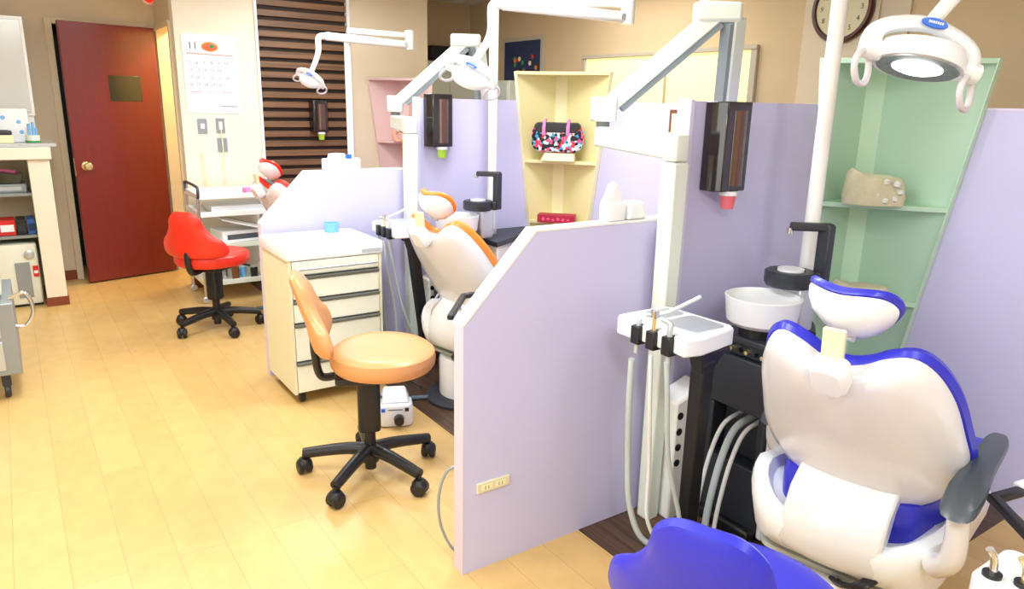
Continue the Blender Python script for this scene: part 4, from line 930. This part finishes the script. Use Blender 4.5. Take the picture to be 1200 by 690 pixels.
# ------------------------------------------------------------------ wall items
t = thing('wall_clock', 'round wall clock with dark red rim and cream face', 'clock', (XR-0.05, 2.70, 2.0))
cc = (XR-0.032, 2.69, 2.085); RX = Matrix.Rotation(-PI/2, 3, 'Y')
b = B(); lathe(b, [(0.0, 0.0), (0.195, 0.0), (0.197, 0.02), (0.188, 0.034), (0.17, 0.034), (0.163, 0.02), (0, 0.018)], cc, 48, RX); obj('rim', b, M['clock_rim'], t)
b = B(); lathe(b, [(0, 0.018), (0.165, 0.018), (0.165, 0.021), (0, 0.021)], cc, 48, RX); fc = obj('face', b, M['clock_face'], t)
b = B()
for h in range(12):
    a = 2*PI*(h+1)/12; yy, zz = -math.sin(a)*0.128, math.cos(a)*0.128
    text_bm(b, str(h+1), 0.042, lambda u, v, w, yy=yy, zz=zz: (cc[0]-0.0215-w, cc[1]+yy-u, cc[2]+zz+v), 0.0005)
obj('numerals', b, M['black'], fc)
for nm, a, l, wd in (('hour_hand', 325, 0.075, 0.011), ('minute_hand', 20, 0.115, 0.008)):
    b = B(); ar = math.radians(a); d = Vector((0, -math.sin(ar), math.cos(ar))); p = Vector(cc)+Vector((-0.025, 0, 0)); beam(b, p-d*0.02, p+d*l, wd, 0.003, (1, 0, 0)); obj(nm, b, M['black'], t)
t = thing('wall_picture', 'dark navy picture with small coloured flowers on the corridor wall', 'picture', (XR-0.02, 5.95, 1.70))
b = B(); box(b, XR-0.02, XR, 5.66, 6.33, 1.66, 2.12); obj('frame', b, M['tan_frame'] if 'tan_frame' in M else M['frame_grey'], t, bevel=0.004)
b = B(); box(b, XR-0.023, XR-0.019, 5.71, 6.30, 1.70, 2.085); pc = obj('canvas', b, M['navy'], t)
rnd = random.Random(4)
for nm, m_, n in (('orange_flower', M['orange2'], 5), ('red_flower', M['redprint'], 4), ('pale_flower', M['beige_box'], 4), ('green_leaf', M['green_c'], 6)):
    for k in range(n):
        b = B(); yy, zz = rnd.uniform(5.74, 6.15), rnd.uniform(1.76, 1.95)
        for q in range(5):
            a = 2*PI*q/5; lathe(b, [(0, 0), (0.012, 0), (0.011, 0.002), (0, 0.003)], (XR-0.0235, yy+0.011*math.cos(a), zz+0.011*math.sin(a)), 8, RX)
        obj(nm, b, m_, pc)
# end of the corridor: black unit above a pale door
t = thing('black_wall_unit', 'black box unit high at the end of the corridor', 'wall unit', (3.85, 6.9, 1.92))
b = B(); box(b, 3.66, 4.10, 6.86, 6.999, 1.93, 2.06); obj('housing', b, M['black'], t, bevel=0.006)
b = B(); box(b, 3.68, 4.08, 6.855, 6.861, 1.945, 1.965); obj('grille', b, M['charcoal'], t)
t = thing('pale_cabinet', 'pale cabinet at the end of the corridor below the black unit', 'cabinet', (3.8, 6.85, 0))
b = B(); box(b, 3.4, 4.15, 6.70, 6.99, 0.0, 1.90); obj('body', b, M['mint_white'], t, bevel=0.005)
b = B(); box(b, 3.41, 3.77, 6.685, 6.70, 0.06, 1.88); obj('cabinet_door', b, M['ivory'], t, bevel=0.003)
b = B(); box(b, 3.78, 4.14, 6.685, 6.70, 0.06, 1.88); obj('cabinet_door', b, M['ivory'], t, bevel=0.003)
t = thing('tall_cabinet', 'narrow pale green cabinet standing left of the yellow shelf, beyond the partition', 'cabinet', (3.75, 5.4, 0))
b = B(); box(b, 4.0, 4.19, 5.95, 6.30, 0.0, 1.72); obj('body', b, M['mint_white'], t, bevel=0.01)
b = B(); box(b, 3.985, 4.0, 5.96, 6.29, 0.05, 1.70); obj('cabinet_door', b, M['mint_white'], t, bevel=0.004)

# calendar
def calendar():
    x0, x1, z0, z1, y = 1.185, 1.59, 1.385, 1.965, YF
    t = thing('wall_calendar', 'white monthly wall calendar with an orange emblem above the light switches', 'calendar', ((x0+x1)/2, y-0.01, z0))
    b = B(); box(b, x0, x1, y-0.008, y-0.001, z0, z1); s = obj('sheet', b, M['paper'], t)
    b = B(); box(b, x0-0.002, x1+0.002, y-0.011, y-0.0005, z1-0.014, z1+0.004); obj('binding', b, M['white'], t)
    w = x1-x0; ly = y-0.0085
    def put(bm, st, x, z, size): text_bm(bm, st, size, lambda u, v, q: (x+u, ly-q, z+v), 0.0004)
    b = B(); put(b, '11', x0+0.075, z1-0.085, 0.075); obj('month_number', b, M['ink'], s)
    b = B(); cushion(b, circ(0.062, 24, x0+0.20, z1-0.085, 0.036), [(0, 0), (1, 0), (0.9, 0.002), (0, 0.003)], lambda u, v, q: (u, ly-q, v), 0); em = obj('emblem', b, M['orange2'], s, label='orange oval emblem')
    b = B(); cushion(b, circ(0.05, 24, x0+0.20, z1-0.085, 0.026), [(0, 0), (1, 0), (0.9, 0.001), (0, 0.0015)], lambda u, v, q: (u, ly-0.003-q, v), 0); obj('emblem_centre', b, M['ink_red'], em)
    b = B(); cushion(b, circ(0.018, 16, x0+0.215, z1-0.08, 0.014), [(0, 0), (1, 0), (0.9, 0.001), (0, 0.0015)], lambda u, v, q: (u, ly-0.0045-q, v), 0); obj('emblem_leaf', b, M['green_c'], em)
    b = B()
    for k in range(22): box(b, x0+0.03+k*0.0155, x0+0.041+k*0.0155, ly-0.0006, ly, z1-0.143-0.0003*k, z1-0.134-0.0003*k)
    obj('red_line', b, M['ink_red'], s)
    bb, bp, bc = B(), B(), B()
    for d in range(5, 31):
        r, c = divmod(d-5, 7); x = x0+0.045+c*0.053; z = z1-0.205-r*0.054
        tgt = bp if (c == 0 or d == 23) else (bc if c == 6 else bb)
        put(tgt, str(d), x, z, 0.032)
    obj('weekday_numbers', bb, M['ink'], s); obj('holiday_numbers', bp, M['ink_pink'], s); obj('saturday_numbers', bc, M['ink_cyan'], s)
    for x_, n in ((0.03, 7), (0.16, 5), (0.27, 6)):
        b = B()
        for k in range(n): box(b, x0+x_+k*0.013, x0+x_+0.009+k*0.013, ly-0.0006, ly, z1-0.424, z1-0.418)
        obj('footnote', b, M['ink_pink'], s)
    b = B()
    for k in range(9): box(b, x0+0.25+k*0.014, x0+0.26+k*0.014, ly-0.0006, ly, z0+0.048, z0+0.057)
    obj('footer_print', b, M['ink'], s)
calendar()
def switch(x, z, w, h, label, kind):
    t = thing('wall_switch' if kind < 2 else 'wall_socket', label, 'switch' if kind < 2 else 'socket', (x, YF-0.005, z-h/2))
    b = B(); box(b, x-w/2, x+w/2, YF-0.008, YF, z-h/2, z+h/2); obj('plate', b, M['metalgrey'], t, bevel=0.002)
    b = B()
    if kind == 0: box(b, x-0.016, x+0.016, YF-0.013, YF-0.008, z-0.02, z+0.02)
    elif kind == 1: box(b, x-0.013, x+0.013, YF-0.012, YF-0.008, z-0.03, z+0.03)
    else: box(b, x-0.004, x+0.004, YF-0.010, YF-0.008, z-h/2+0.01, z+h/2-0.01)
    obj('rocker' if kind < 2 else 'insert', b, M['enamel'], t, bevel=0.002)
switch(1.285, 1.285, 0.07, 0.115, 'grey light switch plate below the left part of the calendar', 0)
switch(1.42, 1.29, 0.065, 0.115, 'grey switch plate with a cord below the right part of the calendar', 1)
switch(1.425, 1.14, 0.075, 0.11, 'grey double socket plate, lower one under the calendar', 2)
b = B(); tube(b, [(1.42, YF-0.014, 1.27), (1.423, YF-0.016, 1.1), (1.42, YF-0.02, 0.9), (1.425, YF-0.015, 0.83)], 0.004, 8); tag(obj('pull_cord', b, M['yellow_post']), 'cream cord hanging straight from the right switch plate to the cart', 'cord')
b = B(); tube(b, [(1.25, YF-0.01, 1.04), (1.262, YF-0.02, 1.08), (1.27, YF-0.015, 1.02), (1.265, YF-0.02, 0.98), (1.275, YF-0.02, 0.86), (1.29, YF-0.02, 0.81)], 0.0045, 8); tag(obj('looped_cord', b, M['yellow_post']), 'cream looped cord on the wall above the left end of the cart', 'cord')

# ------------------------------------------------------------------ trolley against the calendar wall
def trolley():
    x0, x1, y0, y1 = 1.10, 1.66, 5.66, 6.10
    t = thing('steel_trolley', 'white topped steel trolley with shelves under the calendar', 'trolley', ((x0+x1)/2, (y0+y1)/2, 0))
    for cx, cy in ((x0, y0), (x1, y0), (x0, y1), (x1, y1)):
        b = B(); tube(b, [(cx, cy, 0.055), (cx, cy, 0.80)], 0.011, 10, smooth=False); l = obj('leg', b, M['chrome'], t)
        b = B(); lathe(b, [(0, -0.012), (0.02, -0.012), (0.027, -0.006), (0.027, 0.006), (0.02, 0.012), (0, 0.012)], (cx, cy, 0.027), 16, Matrix.Rotation(PI/2, 3, 'X')); obj('caster', b, M['steelgrey'], l)
    for cx in (x0, x1):
        b = B(); tube(b, [(cx, y0, 0.79), (cx-0.0, y0-0.02, 0.85), (cx, y0+0.04, 0.875), (cx, y1-0.04, 0.875), (cx, y1+0.0, 0.85), (cx, y1, 0.79)], 0.011, 10); obj('end_rail', b, M['armgrey'], t)
    for nm, z, m_ in (('top_shelf', 0.79, 'enamel'), ('middle_shelf', 0.66, 'enamel'), ('low_shelf', 0.42, 'mint_white'), ('bottom_shelf', 0.14, 'mint_white')):
        b = B(); box(b, x0, x1, y0, y1, z, z+0.012); box(b, x0, x1, y0-0.003, y0+0.006, z-0.01, z+0.028); box(b, x0, x1, y1-0.006, y1+0.003, z-0.01, z+0.028); box(b, x0-0.003, x0+0.006, y0, y1, z-0.01, z+0.028); box(b, x1-0.006, x1+0.003, y0, y1, z-0.01, z+0.028)
        obj(nm, b, M[m_], t, bevel=0.002)
trolley()
b = B(); rbox(b, 1.46, 1.555, 5.74, 5.84, 0.8025, 0.84, 0.004); tag(obj('note_pad', b, M['hotpink']), 'pink block of notes on the trolley top', 'note pad')
def carton(x0, x1, y0, y1, z0, z1, m_, label, nm='carton', cat='box', rot=0.0, lid=None):
    t = thing(nm, label, cat, ((x0+x1)/2, (y0+y1)/2, z0), rot)
    a, c_ = (x1-x0)/2, (y1-y0)/2
    b = B(); box(b, -a, a, -c_, c_, 0, z1-z0); obj('body', b, m_, t, local=True, bevel=0.004)
    if lid:
        b = B(); box(b, -a*0.8, a*0.8, -c_-0.002, -c_, (z1-z0)*0.25, (z1-z0)*0.7); obj('printed_label', b, lid, t, local=True)
    return t
carton(1.20, 1.62, 5.72, 6.0, 0.674, 0.72, M['white'], 'wide flat white tray on the second board of the trolley', 'flat_tray', 'tray')
carton(1.25, 1.60, 5.75, 6.02, 0.434, 0.52, M['paper'], 'white paper box on the third board of the trolley', 'paper_box', 'box', 0.12, M['ink'])
t = thing('clip_file', 'pale open file folder leaning on the trolley behind the red seat', 'folder', (1.36, 5.75, 0.53))
b = B(); quadbox(b, [(1.30, 5.62, 0.53), (1.62, 5.62, 0.45), (1.62, 5.9, 0.45), (1.30, 5.9, 0.53), (1.30, 5.62, 0.545), (1.62, 5.62, 0.465), (1.62, 5.9, 0.465), (1.30, 5.9, 0.545)]); b.free()
b = B(); beam(b, (1.26, 5.80, 0.62), (1.56, 5.80, 0.535), 0.22, 0.012); obj('cover', b, M['paper'], t)
b = B(); beam(b, (1.27, 5.80, 0.632), (1.55, 5.80, 0.549), 0.20, 0.006); obj('sheets', b, M['ivory'], t)
b = B(); beam(b, (1.60, 5.78, 0.535), (1.68, 5.74, 0.545), 0.03, 0.025); bb = obj('remote_handset', b, M['black'], bevel=0.006); tag(bb, 'black handset at the right edge of the trolley shelf', 'handset')
rnd = random.Random(11)
cl = [('white_jar', M['white'], 'small white jar on the bottom board of the trolley', 'jar'), ('steel_pot', M['chrome'], 'small steel pot on the bottom board of the trolley', 'pot'), ('brown_bottle', M['wood'], 'small brown bottle on the bottom board of the trolley', 'bottle'), ('blue_jar', M['sky'], 'small blue jar on the bottom board of the trolley', 'jar'), ('black_pot', M['black'], 'small black pot on the bottom board of the trolley', 'pot'), ('yellow_jar', M['yellow_panel'], 'small yellow jar on the bottom board of the trolley', 'jar'), ('grey_canister', M['metalgrey'], 'small grey canister on the bottom board of the trolley', 'canister')]
for k, (nm, m_, lb, ct_) in enumerate(cl):
    x, y, h = 1.20+k*0.07, 5.73+0.06*(k % 2), rnd.uniform(0.06, 0.12)
    t = thing(nm, lb, ct_, (x, y, 0.1525))
    b = B(); lathe(b, [(0, 0), (0.026, 0), (0.028, h*0.8), (0.018, h*0.86), (0, h*0.86)], (x, y, 0.1525), 16); obj('body', b, m_, t)
    b = B(); lathe(b, [(0, h*0.86), (0.02, h*0.86), (0.02, h), (0, h)], (x, y, 0.1525), 16); obj('lid', b, M['white'] if k % 2 else M['steelgrey'], t)
b = B(); beam(b, (1.47, 5.70, 0.51), (1.53, 5.62, 0.50), 0.05, 0.03); b.free()

# ------------------------------------------------------------------ left counter with shelves and cupboard
t = thing('counter_desk', 'cream high counter with end wall and brown skirting at the left edge', 'counter', (-0.4, 6.4, 0))
b = B(); prism(b, [(-1.3, 1.145), (0.29, 1.145), (0.29, 1.17), (-1.3, 1.17)], lambda u, v, w: (u, w, v), 6.12, 6.72); obj('worktop', b, M['steelgrey'], t, bevel=0.004)
b = B(); box(b, -1.3, 0.25, 6.11, 6.70, 1.06, 1.145); obj('apron', b, M['countertop'], t, bevel=0.006)
b = B(); box(b, 0.105, 0.235, 6.14, 6.66, 0.0, 1.06); obj('end_wall', b, M['cream_wall'], t, bevel=0.003)
b = B(); box(b, 0.10, 0.242, 6.132, 6.665, 0.0, 0.065); obj('skirting', b, M['trim_brown'], t)
b = B(); box(b, -1.3, 0.105, 6.60, 6.66, 0.0, 1.06); obj('back_board', b, M['grey_wall'], t)
for z in (0.80, 0.50):
    b = B(); box(b, -1.3, 0.105, 6.22, 6.60, z, z+0.02); obj('shelf_board', b, M['metalgrey'], t)
# autoclave
t = thing('autoclave', 'white autoclave machine with grey window under the left counter', 'machine', (-0.03, 6.4, 0))
b = B(); rbox(b, -0.24, 0.085, 6.20, 6.56, 0.02, 0.46, 0.012); obj('housing', b, M['ivory'], t)
b = B(); box(b, -0.06, 0.03, 6.192, 6.2, 0.07, 0.33); obj('window', b, M['metalgrey'], t, bevel=0.003)
b = B(); box(b, 0.045, 0.08, 6.193, 6.2, 0.22, 0.30); lb = obj('warning_label', b, M['redprint'], t)
b = B(); box(b, 0.05, 0.075, 6.191, 6.193, 0.245, 0.265); obj('label_print', b, M['paper'], lb)
b = B(); lathe(b, [(0, 0), (0.032, 0), (0.032, 0.012), (0.026, 0.016), (0, 0.016)], (0.035, 6.2, 0.385), 24, Matrix.Rotation(PI/2, 3, 'X')); obj('dial', b, M['steelgrey'], t)
b = B(); box(b, -0.23, 0.08, 6.22, 6.54, 0.0, 0.02); obj('foot_plinth', b, M['black'], t)
for nm, x0, x1, m_, lab, pr_ in (('red_carton', -0.12, -0.02, M['redprint'], 'red printed carton on the lower counter shelf', M['paper']), ('black_carton', -0.015, 0.045, M['black'], 'black carton between red and blue ones on the counter shelf', M['charcoal']), ('blue_carton', 0.05, 0.10, M['blueprint'], 'blue carton on the lower counter shelf by the end wall', M['navy'])):
    carton(x0, x1, 6.25, 6.45, 0.5215, 0.63, m_, lab, nm, 'box', 0, pr_)
carton(-0.22, 0.08, 6.28, 6.5, 0.821, 0.88, M['metalgrey'], 'low grey drawer box on the upper counter shelf', 'grey_box', 'box', 0, M['steelgrey'])
t = thing('dark_basket', 'dark green basket on the grey box under the counter', 'basket', (-0.07, 6.4, 0.881))
b = B(); quadbox(b, [(-0.15, 6.30, 0.881), (0.05, 6.30, 0.881), (0.05, 6.48, 0.881), (-0.15, 6.48, 0.881), (-0.17, 6.29, 0.95), (0.07, 6.29, 0.95), (0.07, 6.49, 0.95), (-0.17, 6.49, 0.95)]); obj('body', b, M['window_dark'], t, bevel=0.004)
b = B(); tube(b, [(-0.13, 6.33, 0.955), (-0.06, 6.38, 0.97), (0.03, 6.35, 0.958)], 0.012, 8); obj('contents', b, M['hotpink'], t)
# cupboard with frosted sliding glass
t = thing('glass_cupboard', 'white cupboard with frosted glass front above the left counter', 'cupboard', (-0.3, 6.75, 1.17))
b = B(); box(b, -1.3, 0.205, 6.60, 6.96, 1.345, 2.04); obj('body', b, M['enamel'], t, bevel=0.004)
b = B(); box(b, -0.52, 0.185, 6.585, 6.598, 1.37, 2.015); obj('glass_door', b, M['glass_white'], t, bevel=0.002)
b = B(); box(b, -1.28, -0.53, 6.57, 6.583, 1.37, 2.015); obj('glass_door', b, M['glass_white'], t, bevel=0.002)
b = B(); box(b, 0.14, 0.195, 6.62, 6.95, 1.17, 1.345); obj('support', b, M['enamel'], t)
b = B(); box(b, -1.29, -1.23, 6.62, 6.95, 1.17, 1.345); obj('support', b, M['enamel'], t)
# items on the counter top
carton(-0.09, 0.15, 6.30, 6.42, 1.171, 1.40, M['paper'], 'white printed carton with blue dots on the counter top', 'printed_carton', 'box', -0.05, None)
b = B()
for k, (x, z) in enumerate(((0.0, 1.34), (0.09, 1.31), (0.10, 1.24), (-0.04, 1.28))): lathe(b, [(0, 0), (0.014, 0), (0.013, 0.002), (0, 0.003)], (x, 6.297, z), 12, Matrix.Rotation(PI/2, 3, 'X'))
pc_ = [o for o in bpy.data.objects if o.name.startswith('printed_carton')][0]
def reparent_world(bm, name, m_, root):
    off = Vector(root.location); Ri = Matrix.Rotation(-root.rotation_euler.z, 3, 'Z')
    for v in bm.verts: v.co = Ri @ (v.co-off)
    return obj(name, bm, m_, root, local=True)
reparent_world(b, 'blue_dots', M['sky'], pc_)
carton(-0.25, 0.045, 6.16, 6.27, 1.171, 1.225, M['beige_box'], 'cream low tray at the front of the counter top', 'cream_tray', 'tray', 0, None)
t = thing('black_stapler', 'black low device lying on the cream tray of the counter', 'device', (-0.05, 6.2, 1.226))
b = B(); rbox(b, -0.12, 0.04, 6.18, 6.25, 1.226, 1.255, 0.008); obj('body', b, M['charcoal'], t)
b = B(); box(b, -0.10, 0.02, 6.185, 6.245, 1.255, 1.258); obj('top_plate', b, M['black'], t)
t = thing('counter_jar', 'small jar with coloured caps at the right end of the counter top', 'jar', (0.17, 6.2, 1.171))
b = B(); lathe(b, [(0, 0), (0.04, 0), (0.045, 0.05), (0, 0.052)], (0.16, 6.25, 1.171), 18); obj('pot', b, M['mint_white'], t)
b = B(); lathe(b, [(0, 0), (0.046, 0), (0.046, 0.012), (0, 0.012)], (0.16, 6.25, 1.171), 18); obj('base_ring', b, M['green_c'], t)
b = B()
for k in range(5): lathe(b, [(0, 0.05), (0.009, 0.05), (0.009, 0.10+0.01*k), (0, 0.10+0.01*k)], (0.16+0.022*math.cos(k*1.26), 6.25+0.022*math.sin(k*1.26), 1.171), 8)
obj('pens', b, M['sky'], t)
# grey cart at the left edge
t = thing('grey_cart', 'grey metal cart with curved chrome handle cut by the left edge', 'cart', (-0.4, 4.55, 0))
b = B(); quadbox(b, [(-0.75, 4.25, 0.13), (-0.075, 4.25, 0.13), (-0.075, 4.85, 0.13), (-0.75, 4.85, 0.13), (-0.75, 4.25, 0.50), (-0.075, 4.25, 0.50), (-0.075, 4.85, 0.50), (-0.75, 4.85, 0.50)]); obj('body', b, M['metalgrey'], t, bevel=0.006)
b = B(); box(b, -0.72, -0.14, 4.242, 4.25, 0.16, 0.31); obj('drawer', b, M['steelgrey'], t, bevel=0.003)
b = B(); box(b, -0.72, -0.14, 4.242, 4.25, 0.33, 0.47); obj('drawer', b, M['steelgrey'], t, bevel=0.003)
b = B(); tube(b, [(-0.09, 4.33, 0.505), (-0.03, 4.33, 0.53), (0.0, 4.33, 0.49), (0.005, 4.33, 0.42), (-0.03, 4.33, 0.36), (-0.075, 4.33, 0.36)], 0.010, 10); obj('handle', b, M['chrome'], t)
for cx in (-0.15, -0.7):
    for cy in (4.31, 4.79):
        b = B(); lathe(b, [(0, -0.014), (0.03, -0.014), (0.036, -0.008), (0.036, 0.008), (0.03, 0.014), (0, 0.014)], (cx, cy, 0.036), 16, Matrix.Rotation(PI/2, 3, 'Y')); box(b, cx-0.02, cx+0.02, cy-0.02, cy+0.02, 0.065, 0.13); obj('caster', b, M['charcoal'], t)
t = thing('cream_machine', 'cream plastic machine with rounded front standing on the grey cart', 'machine', (-0.4, 4.5, 0.5))
b = B(); cushion(b, [(-0.6, 0.0), (-0.16, 0.0), (-0.12, 0.06), (-0.13, 0.20), (-0.17, 0.34), (-0.25, 0.44), (-0.6, 0.46)], [(0, 4.34), (0.93, 4.34), (1, 4.36), (1, 4.72), (0.95, 4.74), (0, 4.74)], lambda u, v, w: (u, w, 0.51+v), 3); obj('housing', b, M['ivory'], t)
b = B(); box(b, -0.20, -0.14, 4.332, 4.345, 0.60, 0.66); obj('switch', b, M['black'], t)

# check that nothing is left unlinked
